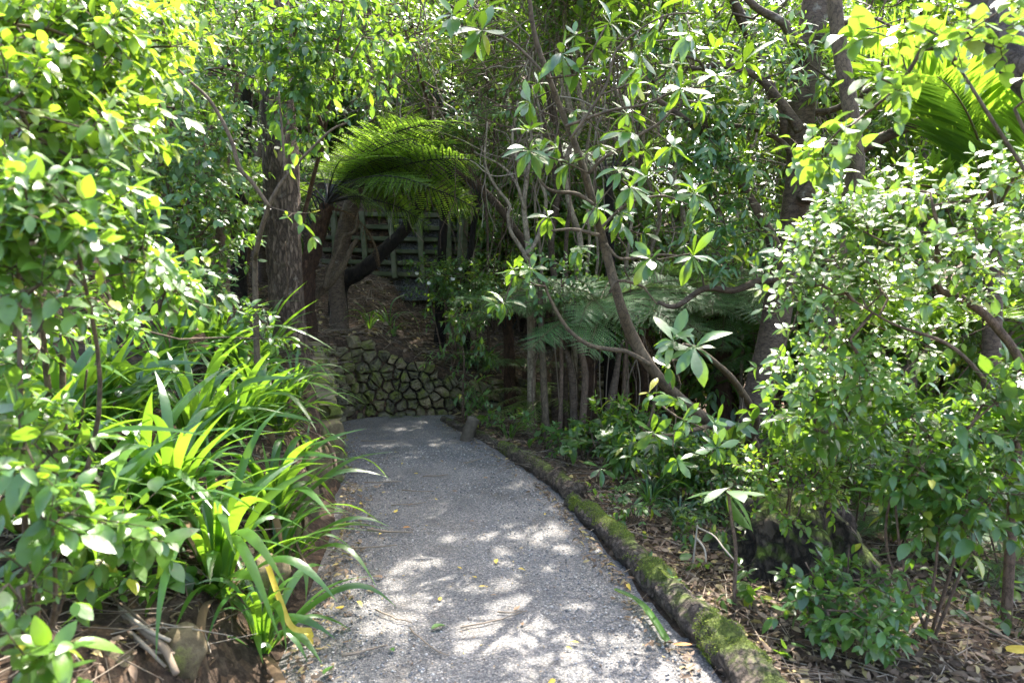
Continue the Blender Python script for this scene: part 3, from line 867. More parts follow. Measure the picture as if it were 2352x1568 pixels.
def GP(px, py):
    """pixel -> point on the gravel surface"""
    d = FWD + RGT * ((px - 1176) / FPX) - UPV * ((py - 784) / FPX)
    return CAM + d * ((0.02 - CAM[2]) / d[2])


# ------------------------------------------------------------------ gaps cut in the crowns to make sun patches (points on path, log and floor)
for (px, py, r) in [(1180, 1215, .16), (1262, 1212, .15), (1120, 1232, .10), (990, 1290, .13), (930, 1300, .09), (1150, 1262, .10), (1030, 1235, .08), (955, 1390, .14), (875, 1432, .13), (1000, 1360, .07),
                    (1170, 1345, .10), (1330, 1395, .10), (1265, 1300, .07), (905, 995, .20), (880, 1022, .16), (1000, 1020, .10), (960, 990, .1), (1050, 1480, .07), (900, 1560, .1), (1170, 1430, .06),
                    (1400, 1255, .13), (1440, 1290, .10), (1640, 1395, .16), (1700, 1430, .10), (1475, 1260, .10), (1300, 1255, .1), (800, 1320, .1), (740, 1380, .12), (1800, 1480, .1)]:
    GAPS.append((GP(px, py), r * .74))
for (x, y, z, r) in [(-1.4, 2.6, .8, .45), (-1.0, 3.1, .7, .3), (-1.7, 3.5, 1.0, .35), (-2.2, 2.4, 1.4, .6), (-1.9, 4.4, 1.2, .2), (1.2, 3.4, 1.2, .25), (1.15, 3.5, .6, .25), (.1, 7.2, 1.25, .2), (2.2, 3.4, 1.6, .7), (2.6, 3.6, 1.0, .5)]:
    GAPS.append((np.array([x, y, z]), r))

for (px, py, Y) in [(1447, 220, 4.1), (1230, 215, 4.1), (1417, 406, 4.2), (1494, 413, 4.2), (1400, 490, 4.2), (1560, 810, 3.3), (1545, 940, 3.4), (1545, 1026, 3.4), (1640, 1010, 3.5), (1540, 80, 4), (1326, 541, 4.2), (1200, 640, 4.4), (1640, 190, 4.2)]:
    GAPS.append((W(px, py, Y), .14))
for (px, py, Y) in [(830, 290, 6.9), (920, 320, 6.7), (760, 300, 7.2), (960, 310, 6.9), (800, 380, 7.2), (870, 260, 7.2), (1000, 330, 6.7), (900, 380, 7.0), (740, 330, 7.2), (900, 560, 10.9), (670, 500, 5.9)]:
    GAPS.append((W(px, py, Y), .30))
for (px, py, Y, r) in [(2060, 500, 3.0, .45), (2200, 480, 3.0, .45), (1960, 640, 3.05, .4), (2100, 700, 3.0, .4), (1900, 800, 3.1, .3), (960, 340, 6.6, .25), (1290, 640, 6.3, .12), (1000, 870, 8.1, .12)]:
    GAPS.append((W(px, py, Y), r))

T_oval4 = leaf_tpl('oval', 5, 0.50, 0.22, 0.22)
T_oval3 = leaf_tpl('oval', 3, 0.52, 0.22, 0.2)
T_lance = leaf_tpl('lance', 4, 0.34, 0.22, 0.3)
T_far = leaf_tpl('oval', 2, 0.55, 0.2, 0.15)
T_obov = leaf_tpl('obov', 6, 0.36, 0.25, 0.35)
T_heart = leaf_tpl('heart', 5, 0.95, 0.12, 0.25)

GLINT_TILT = (.12, -.42, .8)      # leaf normals tilted so sun glints reach the camera
S_near = Spec(T_oval4, 0.050, 9, 0.15, 4, 'opp', 1.1, 0.25, 0.45, 55, nb=(.2, -.15, .8))
S_mid = Spec(T_oval3, 0.055, 8, 0.26, 3, 'opp', 1.0, 0.30, 0.5, 55, nb=GLINT_TILT)
S_lance = Spec(T_lance, 0.085, 9, 0.28, 3, 'alt', 0.9, 0.4, 0.6, 50)
S_far = Spec(T_far, 0.07, 10, 0.36, 3, 'alt', 0.8, 0.3, 0.7, 55)
S_whorl = Spec(T_obov, 0.125, 8, 0.05, 1, 'whorl', 1.0, 0.12, 0.3, 70, 0.2, 0.9)
S_whorl2 = Spec(T_obov, 0.095, 7, 0.09, 2, 'whorl', 1.0, 0.15, 0.35, 68, 0.2, 0.8)
S_small = Spec(T_oval4, 0.045, 10, 0.2, 3, 'opp', 1.5, 0.1, 0.32, 60, nb=(-.3, -.32, .8))
S_can = Spec(T_oval3, 0.095, 10, 0.42, 4, 'alt', 1.0, 0.25, 0.6, 55)


def rw(w, Y): return w / 2 / FPX * Y


def trunk_px(lst, Y=None):
    """(px, py, width px[, Y]) -> polyline, radii"""
    P = np.array([W(a[0], a[1], a[3] if len(a) > 3 else Y) for a in lst]); r = np.array([rw(a[2], a[3] if len(a) > 3 else Y) for a in lst])
    return P, r


def rooted(P, r, extra=0.1, flare=1.25):
    """carry the lowest trunk point down into the ground"""
    p = P[0]; z = Hs(p[0], p[1]) - extra
    if p[2] > z + 0.05:
        q = np.array([p[0] + (p[0] - P[1][0]) * 0.15, p[1] + (p[1] - P[1][1]) * 0.15, z])
        return np.concatenate([[q], P]), np.concatenate([[r[0] * flare], r])
    return P, r


# ------------------------------------------------------------------ big trees
P, r = trunk_px([(672, 855, 112), (668, 815, 97), (662, 740, 88), (655, 640, 86), (649, 520, 90), (646, 400, 90), (640, 250, 84), (634, 100, 80), (625, -60, 76), (615, -300, 70)], 6.0); r = r * .88
top = P[-1]
lim = [(P, r)] + [(np.array([P[-2], P[-2] + v * 0.5 + [0, 0, .15], P[-2] + v]), [.07, .05, .03]) for v in (np.array([1.2, .8, .9]), np.array([-1.3, .4, 1.1]), np.array([.3, 1.6, 1.2]))]
plant('rough_barked_tree', 'thick trunk with rough fissured dark bark standing above the left end of the stone wall', 'tree', P[0], lim,
      wblob([(-1.2, 8.2, 5.6, 1.4, 1.3, .7, 34), (0.3, 8.6, 5.4, 1.2, 1.3, .5, 30), (-.2, 10.0, 5.8, 1.6, 1.2, .6, 34)]), S_can, M['rough'], M['leafD'], cull=True, trunk_sides=36, trunk_noise=0.05, leafname='crown', r0=.006)

P, r = trunk_px([(1722, 1035, 82), (1735, 960, 74), (1750, 880, 70), (1772, 790, 66), (1796, 650, 64), (1820, 520, 60), (1836, 400, 58), (1841, 250, 58), (1858, 110, 58), (1876, 0, 60), (1890, -120, 52), (1900, -320, 44)], 6.5)
P, r = rooted(P, r)
L2 = [(P, r)]
for lst, Yy in (([(1843, 460, 34), (1900, 392, 30), (1990, 335, 26), (2100, 285, 24), (2220, 240, 20), (2360, 150, 16)], 6.3),
                ([(1846, 140, 26), (1805, 60, 20), (1740, 20, 16), (1690, -30, 12)], 6.2),
                ([(1838, 300, 26), (1790, 230, 18), (1735, 175, 15), (1660, 150, 13), (1590, 160, 10)], 6.1),
                ([(1800, 630, 34), (1770, 545, 28), (1712, 440, 22), (1650, 340, 18), (1580, 280, 14), (1500, 222, 11)], 6.3),
                ([(1795, 640, 20), (1745, 645, 17), (1684, 667, 15), (1618, 663, 14), (1553, 703, 12), (1510, 694, 8)], 6.2),
                ([(1850, 420, 16), (1800, 330, 12), (1700, 290, 9), (1600, 300, 7)], 6.4),
                ([(1845, 260, 18), (1920, 250, 14), (2050, 180, 12), (2200, 140, 9), (2352, 60, 7)], 6.6)):
    L2.append(trunk_px(lst, Yy))
tp = np.concatenate([blob([(1650, 130, 6.2, 200, 110, .7, 40), (1650, 250, 6.3, 170, 120, .7, 34), (1980, 120, 6.6, 160, 120, .8, 30), (2150, 230, 6.5, 170, 80, .7, 24), (1700, 560, 6.2, 110, 90, .5, 22), (1650, 420, 6.2, 110, 90, .5, 22)]),
                     wblob([(1.6, 8.3, 5.5, 1.1, 1.3, .5, 60), (2.3, 9.8, 5.8, 1.3, 1.2, .6, 40)])])
plant('smooth_barked_tree', 'tall smooth grey-brown tree trunk leaning slightly right of the path, with curving side limbs', 'tree', P[0], L2, tp, Spec(T_lance, 0.10, 7, 0.26, 3, 'alt', 1.1, 0.25, 0.5, 52, nb=GLINT_TILT), M['smooth'], M['leafG'], cull=True, trunk_sides=24, trunk_noise=0.012, leafname='crown', r0=.005, rmax=.02)

P, r = trunk_px([(1905, 760, 46, 4.7), (1925, 560, 42, 4.6), (1943, 480, 40, 4.6), (1965, 400, 38, 4.6), (1960, 300, 34, 4.6), (1945, 200, 34, 4.6), (1925, 80, 32, 4.6), (1912, -60, 30, 4.6), (1900, -200, 26, 4.6)]); P, r = rooted(P, r)
plant('pale_trunk_tree', 'slim pale yellowish trunk in front of and right of the smooth grey-brown tree', 'tree', P[0], [(P, r)], blob([(2010, 40, 4.5, 120, 90, .5, 14), (1950, -150, 4.6, 200, 100, .6, 16), (1880, 330, 4.4, 70, 60, .3, 8)]), Spec(T_heart, 0.085, 5, 0.2, 3, 'alt', .9, 0.4, 0.6, 55), M['olive'], M['leafP'], trunk_sides=16, trunk_noise=.04, leafname='crown', cull=True, merge=True)

P, r = trunk_px([(2560, 700, 90, 3.1), (2500, 380, 86, 3.0), (2420, 240, 84, 2.95), (2345, 150, 80, 2.9), (2300, 85, 72, 2.9), (2262, 10, 62, 2.9), (2235, -80, 54, 2.9), (2215, -220, 48, 2.9)]); P, r = rooted(P, r)
plant('mottled_tree', 'leaning limb with pale lichen patches, the thick dark one at the upper right', 'tree', P[0], [(P, r)], blob([(2350, -120, 3.1, 200, 80, .3, 10)]), Spec(T_heart, 0.07, 5, 0.2, 3, 'alt', .9, 0.4, 0.6, 55), M['lichen'], M['leafY'], trunk_sides=20, trunk_noise=.05, leafname='crown', cull=True)

# leaning glossy-leaved tree
P, r = trunk_px([(1735, 1050, 38, 5.0), (1712, 1003, 36, 4.9), (1640, 975, 33, 4.8), (1560, 915, 33, 4.7), (1500, 850, 30, 4.6), (1455, 778, 34, 4.6), (1425, 700, 27, 4.5), (1395, 590, 25, 4.5), (1366, 480, 22, 4.4), (1331, 360, 18, 4.3), (1280, 230, 15, 4.2), (1228, 80, 13, 4.1), (1212, -60, 10, 4.0)]); r = r * .84; P, r = rooted(P, r)
L5 = [(P, r)]
for lst, Yy in (([(1495, 838, 15), (1440, 808, 14), (1399, 802, 13), (1351, 791, 12), (1304, 755, 11), (1267, 693, 9), (1245, 640, 7)], 4.5),
                ([(1362, 470, 12), (1326, 446, 11), (1271, 439, 9), (1245, 421, 7), (1225, 380, 5)], 4.3),
                ([(1352, 398, 11), (1384, 366, 9), (1443, 326, 8), (1520, 278, 7), (1560, 227, 5)], 4.2),
                ([(1376, 540, 10), (1318, 527, 9), (1267, 530, 6)], 4.3),
                ([(1400, 671, 9), (1421, 645, 9), (1472, 656, 8), (1487, 671, 6), (1510, 700, 5)], 4.4),
                ([(1392, 560, 9), (1417, 590, 8), (1447, 594, 8), (1516, 585, 7), (1582, 590, 5)], 4.3),
                ([(1300, 290, 9), (1400, 255, 8), (1480, 240, 6), (1560, 205, 5)], 4.0),
                ([(1260, 180, 9), (1180, 100, 7), (1110, 70, 6), (1055, 60, 4)], 4.0),
                ([(1310, 320, 9), (1390, 200, 7), (1420, 110, 6), (1520, 40, 5), (1600, 30, 4)], 3.9),
                ([(1384, 520, 9), (1440, 470, 7), (1520, 450, 6), (1580, 470, 4)], 4.2),
                ([(1640, 975, 14, 4.7), (1560, 995, 12, 4.3), (1500, 1000, 9, 4.0), (1470, 980, 6, 3.8)], 4.3),
                ([(1720, 1010, 26, 4.8), (1735, 960, 24, 4.6), (1690, 880, 20, 4.3), (1640, 830, 16, 4.0), (1600, 800, 11, 3.7), (1570, 790, 8, 3.5)], 4.3)):
    p_, r_ = trunk_px(lst, Yy); L5.append((p_, r_ * .8))
wh = [(1216, 205), (1231, 227), (1216, 318), (1253, 355), (1209, 344), (1296, 256), (1447, 198), (1447, 256), (1370, 304), (1458, 282), (1417, 406), (1443, 439), (1494, 413), (1534, 424), (1523, 450), (1534, 337), (1377, 483), (1417, 490),
      (1267, 505), (1326, 541), (1406, 512), (1465, 534), (1337, 73), (1362, 113), (1399, 146), (1527, 29), (1582, 66), (1564, 95), (1509, 80), (1710, 161), (1633, 194), (1556, 205), (1088, 22), (1117, 44), (1055, 48), (1095, 80),
      (1110, 99), (1143, 700), (1295, 340), (1325, 175), (1290, 120), (1470, 150), (1400, 60), (1600, 230), (1640, 120), (1310, 380), (1480, 350), (1555, 520), (1590, 440), (1500, 600), (1582, 590), (1440, 20), (1480, 100)]
tp = np.array([W(a + rng.uniform(-8, 8), b + rng.uniform(-8, 8), rng.uniform(3.7, 4.7)) for a, b in wh] + [W(a, b, y) for a, b, y in
              [(1205, 640, 4.4), (1180, 630, 4.5), (1230, 655, 4.4), (1160, 690, 4.5), (1215, 620, 4.3), (1560, 800, 3.3), (1545, 830, 3.4), (1590, 815, 3.3), (1505, 920, 3.6), (1553, 956, 3.5), (1490, 978, 3.6), (1545, 1026, 3.4), (1619, 985, 3.5), (1640, 1029, 3.4), (1564, 883, 3.4), (1703, 956, 4.3)]])
plant('leaning_tree', 'slender brown tree leaning left over the path, with whorls of long glossy leaves', 'tree', P[0], L5, tp, Spec(T_obov, 0.12, 10, 0.07, 1, 'whorl', 1.2, 0.14, 0.4, 72, 0.25, 0.9, nb=GLINT_TILT), M['olive'], M['leafG'], trunk_sides=14, trunk_noise=.02, inner=0.0, wob=.25, leafname='foliage', r0=.0035, merge=True)

# trunks above the wall
P, r = trunk_px([(778, 715, 40), (772, 640, 36), (783, 570, 36), (797, 510, 38), (815, 445, 34), (830, 390, 30), (850, 250, 24), (840, 80, 20), (860, -100, 16)], 8.7); P, r = rooted(P, r)
plant('grey_smooth_tree', 'short smooth grey trunk leaning right between the rough tree and the crib wall', 'tree', P[0], [(P, r)], blob([(860, 60, 8.7, 130, 120, .9, 30)]), S_far, M['smooth'], M['leafD'], trunk_sides=16, leafname='crown')
P, r = trunk_px([(716, 694, 22, 7.6), (758, 650, 18, 7.6), (788, 610, 15, 7.6), (806, 572, 12, 7.6), (820, 548, 9, 7.6)]); P, r = rooted(P, r)
Q, q = trunk_px([(745, 662, 13), (758, 613, 12), (778, 574, 10), (788, 544, 9), (815, 530, 7), (822, 490, 6)], 7.5)
plant('pruned_sapling', 'bare crooked sapling with pruned stub ends in front of the grey trunk', 'tree', P[0], [(P, r), (Q, q)], np.zeros((0, 3)), None, M['olive'], None)
P, r = trunk_px([(782, 655, 38), (838, 617, 34), (880, 577, 30), (920, 538, 27), (950, 495, 25), (969, 445, 24), (983, 390, 23), (988, 350, 22)], 9.0); P, r = rooted(P, r)
BLACK_TOP = P[-1]; BT = (P, r)
P, r = trunk_px([(1042, 393, 18), (1088, 422, 18), (1134, 462, 17), (1184, 528, 16), (1214, 575, 16), (1222, 640, 16)], 9.8); P, r = P[::-1], r[::-1]; P, r = rooted(P, r)
P = np.concatenate([P, [W(1000, 330, 10), W(900, 180, 10.3)]]); r = np.concatenate([r, [.045, .03]])
plant('slanting_grey_tree', 'mossy grey trunk slanting up to the left right of the crib wall', 'tree', P[0], [(P, r)], blob([(920, 140, 10.3, 120, 90, .8, 12)]), S_far, M['smooth'], M['leafD'], leafname='crown')

P0, r_0 = trunk_px([(1220, 770, 18), (1213, 597, 16), (1213, 567, 14), (1203, 469, 12), (1210, 403, 11), (1190, 370, 9), (1177, 320, 7), (1190, 230, 5)], 7.5); P0, r_0 = rooted(P0, r_0)
PS = [(P0, r_0)] + [trunk_px(l, 7.45) for l in ([(1213, 585, 11), (1233, 551, 10), (1249, 501, 9), (1253, 452, 8), (1233, 383, 7), (1245, 300, 5), (1230, 200, 4)], [(1212, 600, 11), (1200, 575, 10), (1174, 534, 9), (1167, 495, 8), (1170, 470, 8), (1134, 422, 7), (1114, 370, 6), (1120, 280, 4)],
                                                 [(1205, 480, 8), (1185, 420, 7), (1150, 380, 5), (1090, 350, 4)], [(1210, 410, 8), (1222, 330, 7), (1210, 230, 5), (1225, 120, 4)])]
plant('pale_branching_tree', 'spindly pale-barked tree forking into wavy bare stems right of the crib wall', 'tree', P0[0], PS, blob([(1180, 200, 7.5, 90, 90, .6, 8)]), S_mid, M['pale'], M['leafB'], leafname='crown', trunk_sides=8, trunk_noise=.05)

# clump of upright stems behind the logs
for k, (lst, lab, mt) in enumerate([
        ([(1253, 960, 17), (1249, 880, 16), (1246, 800, 15), (1242, 722, 15), (1240, 640, 10)], 'straight mossy stem nearest the stone wall in the stem clump', 'olive'),
        ([(1287, 975, 11), (1289, 900, 10), (1290, 830, 9), (1289, 751, 9), (1292, 640, 7)], 'thin straight brown stem second from the stone wall in the clump', 'brown'),
        ([(1318, 985, 18), (1315, 883, 17), (1309, 840, 15), (1297, 806, 14), (1267, 751, 10), (1255, 700, 8)], 'kinked grey stem bending left near its top in the stem clump', 'smooth'),
        ([(1337, 990, 17), (1344, 865, 16), (1335, 810, 14), (1326, 773, 12), (1320, 690, 9)], 'knobbly brown stem just right of the kinked grey one', 'brown'),
        ([(1362, 1090, 34), (1380, 1030, 30), (1394, 985, 28), (1402, 930, 22), (1415, 860, 15), (1425, 790, 10)], 'thick stubby scarred trunk leaning right, lowest of the stem clump', 'smooth'),
        ([(1430, 990, 12), (1432, 900, 10), (1436, 820, 9), (1444, 760, 7)], 'thin dark stem right of the stubby scarred trunk', 'brown')]):
    P, r = trunk_px(lst, 6.7 + 0.1 * (k % 3)); P, r = rooted(P, r)
    plant('slender_stem_tree', lab, 'tree', P[0], [(P, r)], P[-1:] + rng.normal(size=(3, 3)) * .12 + [0, 0, .1], S_mid, M[mt], M['leafB'], group='upright stems behind the logs', trunk_sides=10, trunk_noise=.04)


# ------------------------------------------------------------------ ferns
def frond_mesh(name, seed, a0=65, a1=-25, npin=24, wid=0.30, mats=('fern', 'stipe'), bare=0.16, npl=16, dead=False):
    """unit-length bipinnate frond growing from the origin along +Y"""
    g = np.random.default_rng(seed)
    n = 28; t = np.linspace(0, 1, n); ang = R(a0) + (R(a1) - R(a0)) * t ** 0.75
    ds = 1.0 / (n - 1)
    y = np.concatenate([[0], np.cumsum(np.cos(ang[:-1]) * ds)]); z = np.concatenate([[0], np.cumsum(np.sin(ang[:-1]) * ds)])
    x = 0.03 * np.sin(t * 3 + g.uniform(0, 6)) * t
    C = np.stack([x, y, z], -1)
    mb = MB(); tube(mb, C, np.interp(t, [0, 1], [0.011, 0.002]), 5, mat=1, cap=False)
    tt = bare + (1 - bare) * (np.arange(npin) + 0.5) / npin
    Tn = norm(np.gradient(C, axis=0))
    A = []; D = []; LL = []; UPN = []
    for s in (-1, 1):
        P = np.stack([np.interp(tt + g.normal(size=npin) * .004, t, C[:, k]) for k in range(3)], -1)
        T = norm(np.stack([np.interp(tt, t, Tn[:, k]) for k in range(3)], -1))
        side = np.array([s, 0, 0.0]); u = (tt - bare) / (1 - bare)
        prof = np.clip(np.sin(math.pi * np.clip(u * 0.86 + 0.12, 0, 1)) ** 0.7, 0.03, 1)
        up = norm(np.cross(np.broadcast_to(np.array([1.0, 0, 0]), T.shape), T))
        d = norm(side * 0.86 + T * (0.16 + 0.34 * u[:, None]) + up * 0.10 + g.normal(size=(npin, 3)) * 0.05 - UPZ * (0.9 if dead else 0.12))
        A.append(P); D.append(d); LL.append(prof * wid * (1 + g.normal(size=npin) * .06)); UPN.append(up)
    A = np.concatenate(A); D = np.concatenate(D); LL = np.concatenate(LL); UPN = np.concatenate(UPN)
    # pinnules
    m = npl; f = (np.arange(m) + 0.5) / m
    pl = np.clip(1.1 - f ** 1.6, 0.12, 1) * np.clip(0.5 + f * 3, 0, 1)
    droop = f ** 2 * 0.16
    for s in (-1, 1):
        side = norm(np.cross(D, UPN)) * s
        P = A[:, None] + D[:, None] * (LL[:, None] * f[None])[..., None] - UPZ * (LL[:, None] * droop[None])[..., None]
        Lp = (LL[:, None] * 0.115 * pl[None]) * (1 + g.normal(size=(len(A), m)) * .08)
        d2 = norm(side[:, None] * 0.9 + D[:, None] * 0.35 + g.normal(size=(len(A), m, 3)) * (0.35 if dead else 0.05) - UPZ * 0.06)
        w = D[:, None] * (LL[:, None, None] / m * 0.36)
        a = P; b = P + d2 * Lp[..., None]; c = P + d2 * (Lp * 0.45)[..., None] + w; e = P + d2 * (Lp * 0.45)[..., None] - w
        V = np.stack([a, c, b, e], 2).reshape(-1, 3); k = len(V) // 4
        T0 = np.array([(0, 1, 2), (0, 2, 3)])
        mb.add(V, (T0[None] + (np.arange(k) * 4)[:, None, None]).reshape(-1, 3), 0, False)
    # pinna midribs
    E = A + D * LL[:, None] - UPZ * (LL * 0.16)[:, None]; Mid = A + D * LL[:, None] * .5 - UPZ * (LL * 0.04)[:, None]
    prisms(mb, A, Mid, 0.003, 0.002, 1); prisms(mb, Mid, E, 0.002, 0.0008, 1)
    return mb.mesh(name, [M[k] for k in mats])


FR = dict(
    lime=[frond_mesh('frond', 20 + i, a0, a1, 19, .31, ('fern', 'stipe'), .26) for i, (a0, a1) in enumerate(((60, -14), (48, -12), (70, -20)))],
    blue=[frond_mesh('frond', 30 + i, a0, a1, 23, .28, ('fernB', 'stipeG')) for i, (a0, a1) in enumerate(((40, -14), (26, -20), (52, -30)))],
    small=[frond_mesh('frond', 40 + i, a0, a1, 20, .24, ('fern', 'stipeG'), .12, 9) for i, (a0, a1) in enumerate(((45, -30), (25, -40)))],
    dead=[frond_mesh('dead_frond', 50 + i, a0, a1, 22, .20, ('dead', 'dead'), .1, 9, True) for i, (a0, a1) in enumerate(((-20, -88), (20, -85)))])


def add_frond(root, kind, az, L, tilt=0.0, var=None, roll=0.0, off=(0, 0, 0)):
    me = FR[kind][var if var is not None else int(rng.integers(len(FR[kind])))]
    o = bpy.data.objects.new(me.name.split('.')[0], me); COL.objects.link(o); o.parent = root
    Mx = Matrix.Translation(Vector(off)) @ Matrix.Rotation(az, 4, 'Z') @ Matrix.Rotation(tilt, 4, 'X') @ Matrix.Rotation(roll, 4, 'Y') @ Matrix.Scale(L, 4)
    o.matrix_local = Mx
    return o


def tree_fern(name, label, trunk, radii, bark, kind, fronds, group=None, dead=0, cat='tree fern', stubs=12):
    """fronds: list of (azimuth deg (0 = away from camera, 90 = left), length, tilt deg) or a count"""
    base = trunk[0]; root = empty(name, base, label, cat, group)
    mb = MB(); Q = catmull(trunk, 6); rr = np.interp(np.linspace(0, 1, len(Q)), np.linspace(0, 1, len(trunk)), np.broadcast_to(radii, (len(trunk),)))
    tube(mb, Q, rr, 14, noise=.12); mb.build('trunk', M[bark], root, base)
    top = Q[-1] - base
    if isinstance(fronds, int): fronds = [(k * 360 / fronds + rng.uniform(-14, 14), rng.uniform(.85, 1.15), rng.uniform(-12, 10)) for k in range(fronds)]
    for az, L, ti in fronds: add_frond(root, kind, R(az), L, R(ti), None, R(rng.uniform(-28, 28)), top)
    for k in range(dead): add_frond(root, 'dead', rng.uniform(0, 6.28), rng.uniform(.7, 1.1), R(rng.uniform(-20, 5)), None, 0, top - [0, 0, .05])
    if stubs:
        mb = MB(); A = []; B = []
        for k in range(stubs):
            t = rng.uniform(.55, 1); p = Q[int(t * (len(Q) - 1))]; a = rng.uniform(0, 6.28); v = np.array([math.cos(a), math.sin(a), 0])
            A.append(p + v * rr[-1] * .6); B.append(p + v * (rr[-1] + .05) + [0, 0, rng.uniform(.08, .22)])
        prisms(mb, np.array(A), np.array(B), .012, .008); mb.build('frond_stubs', M['stipe'], root, base)
    return root


P, r = trunk_px([(700, 640, 46), (715, 590, 42), (728, 540, 38), (742, 500, 34), (752, 470, 30)], 7.4); P, r = rooted(P, r)
tree_fern('tree_fern', 'bright lime-green tree fern spreading over the bank right of the rough tree', P, r, 'fibre', 'lime',
          [(-95, 2.0, 6), (-80, 2.05, -4), (-70, 1.95, 10), (-108, 1.8, -2), (-120, 1.7, 8), (-135, 1.5, 4), (-88, 1.8, -18), (-85, 1.75, 8), (-62, 1.7, 14), (-100, 1.55, 2), (-112, 1.4, -14), (-75, 1.35, 6), (-40, 1.6, 4), (-125, 1.25, 0), (-140, 1.1, -22), (-90, 1.2, -28), (-10, 1.5, 20), (40, 1.4, 12), (85, 1.2, 10), (150, .95, -12), (-155, 1.0, 4), (-105, 1.3, 6), (-95, 1.5, 12)], dead=1)
tree_fern('tree_fern', 'tree fern with a bare black trunk curving up across the crib wall', BT[0], BT[1], 'black', 'lime',
          [(20, 1.3, 10), (-30, 1.4, 8), (70, 1.2, 20), (-80, 1.3, 12), (110, 1.3, 15), (160, 1.1, 5), (-130, 1.0, -5)], dead=4)
P, r = trunk_px([(1010, 700, 22), (1013, 640, 20), (1016, 560, 20), (1022, 468, 20), (1029, 402, 20), (1030, 340, 19), (1026, 260, 19)], 9.5); P, r = rooted(P, r)
tree_fern('tree_fern', 'tree fern with a straight black trunk and a skirt of dead brown fronds', P, r, 'black', 'lime', [(0, 1.4, 20), (60, 1.5, 15), (-60, 1.5, 15), (120, 1.4, 20), (-120, 1.3, 12), (180, 1.2, 25)], dead=9)
P, r = trunk_px([(1072, 640, 15), (1081, 574, 14), (1088, 518, 13), (1098, 475, 12)], 9.4); P, r = rooted(P, r)
rt_ = tree_fern('tree_fern', 'small black tree fern stump with upright bare stalks right of the timber post', P, r, 'black', 'lime', [(70, .5, 20)], stubs=0)
mb = MB()
for a, b in ((1068, 409), (1078, 400), (1092, 405), (1105, 402), (1120, 420), (1141, 429), (1085, 430)):
    A = W(1098, 478, 9.4); B = W(a, b, 9.4 + rng.uniform(-.2, .2)); tube(mb, np.array([A, (A + B) / 2 + [0, 0, .02], B]), [.011, .009, .005], 5)
mb.build('stalks', M['stipe'], rt_, P[0])
P, r = trunk_px([(1402, 640, 22), (1400, 560, 21), (1399, 490, 20), (1399, 421, 20)], 8.8); P, r = rooted(P, r)
rt_ = tree_fern('tree_fern', 'tall black tree fern with thick bare dark stalks behind the leaning tree', P, r, 'black', 'blue', [(-60, 1.5, 20), (-100, 1.5, 15), (20, 1.3, 20), (70, 1.3, 20)], stubs=0)
mb = MB()
for a, b in ((1355, 329), (1377, 315), (1421, 311), (1512, 311), (1360, 360), (1470, 340), (1440, 325)):
    A = W(1400, 424, 8.8); B = W(a, b, 8.8 + rng.uniform(-.3, .3)); tube(mb, catmull(np.array([A, (A + B) / 2 + [0, 0, .04], B]), 4), np.linspace(.02, .009, 9), 5)
mb.build('stalks', M['stipe'], rt_, P[0])
P, r = trunk_px([(1356, 1010, 34), (1355, 930, 33), (1356, 846, 32), (1368, 766, 30), (1372, 715, 30)], 7.1); P, r = rooted(P, r)
tree_fern('tree_fern', 'bluish-green tree fern spreading flat fronds above the stem clump beyond the logs', P, r, 'fibre', 'blue',
          [(90, 1.1, 0), (70, 1.15, 8), (110, 1.05, -6), (130, 1.0, -8), (50, 1.1, 10), (160, 1.0, -12), (180, .9, -8), (-160, 1.0, -10), (-130, 1.0, -6), (-100, 1.1, 2), (-75, 1.1, 8), (-45, 1.1, 12), (10, 1.0, 14), (95, .9, 14), (-110, .9, 14), (145, .85, 6), (-20, 1.1, 8), (80, 1.3, -4), (100, 1.25, 2), (120, 1.2, -2), (-95, 1.3, -4), (-115, 1.2, -8), (-140, 1.15, -14), (170, 1.15, -20), (140, 1.15, -18), (60, 1.2, 2), (-60, 1.25, 0)], dead=2)
P, r = trunk_px([(1655, 1000, 44), (1660, 900, 40), (1662, 800, 38), (1660, 690, 34)], 8.2); P, r = rooted(P, r)
tree_fern('tree_fern', 'bluish tree fern with drooping fronds just left of the smooth grey-brown trunk', P, r, 'fibre', 'blue',
          [(90, 1.2, 0), (60, 1.2, 5), (120, 1.2, -8), (150, 1.2, -14), (180, 1.2, -18), (-160, 1.2, -12), (-120, 1.2, -8), (-90, 1.2, 0), (-60, 1.2, 5), (0, 1.2, 8), (135, 1.0, -25), (-140, 1.0, -25), (105, 1.0, 10), (165, 1.1, -30), (110, 1.4, 4), (75, 1.4, 8), (-75, 1.4, 4), (-100, 1.35, -4), (135, 1.3, -6), (-150, 1.3, -10), (160, 1.3, -6), (170, 1.2, 4)], dead=2)
P, r = trunk_px([(1780, 1000, 40), (1775, 920, 36), (1775, 830, 32)], 8.0); P, r = rooted(P, r)
tree_fern('tree_fern', 'low bluish tree fern behind the base of the smooth grey-brown trunk', P, r, 'fibre', 'blue', [(90, 1.0, -4), (120, 1.0, -14), (150, 1.0, -18), (180, 1.0, -16), (-150, 1.0, -10), (-110, 1.0, -4), (60, 1, 4), (0, 1, 6)])
P, r = trunk_px([(548, 640, 34), (552, 520, 30), (560, 380, 28), (566, 240, 26), (568, 190, 26)], 8.2); P, r = rooted(P, r)
tree_fern('tree_fern', 'lime-green tree fern with hanging fronds left of the rough tree', P, r, 'black', 'lime', [(100, 1.3, -16), (140, 1.3, -26), (180, 1.3, -30), (-150, 1.2, -26), (-110, 1.3, -18), (-80, 1.4, -8), (80, 1.3, -6), (30, 1.2, 0), (-30, 1.2, 0), (160, 1.4, -20)], dead=2)


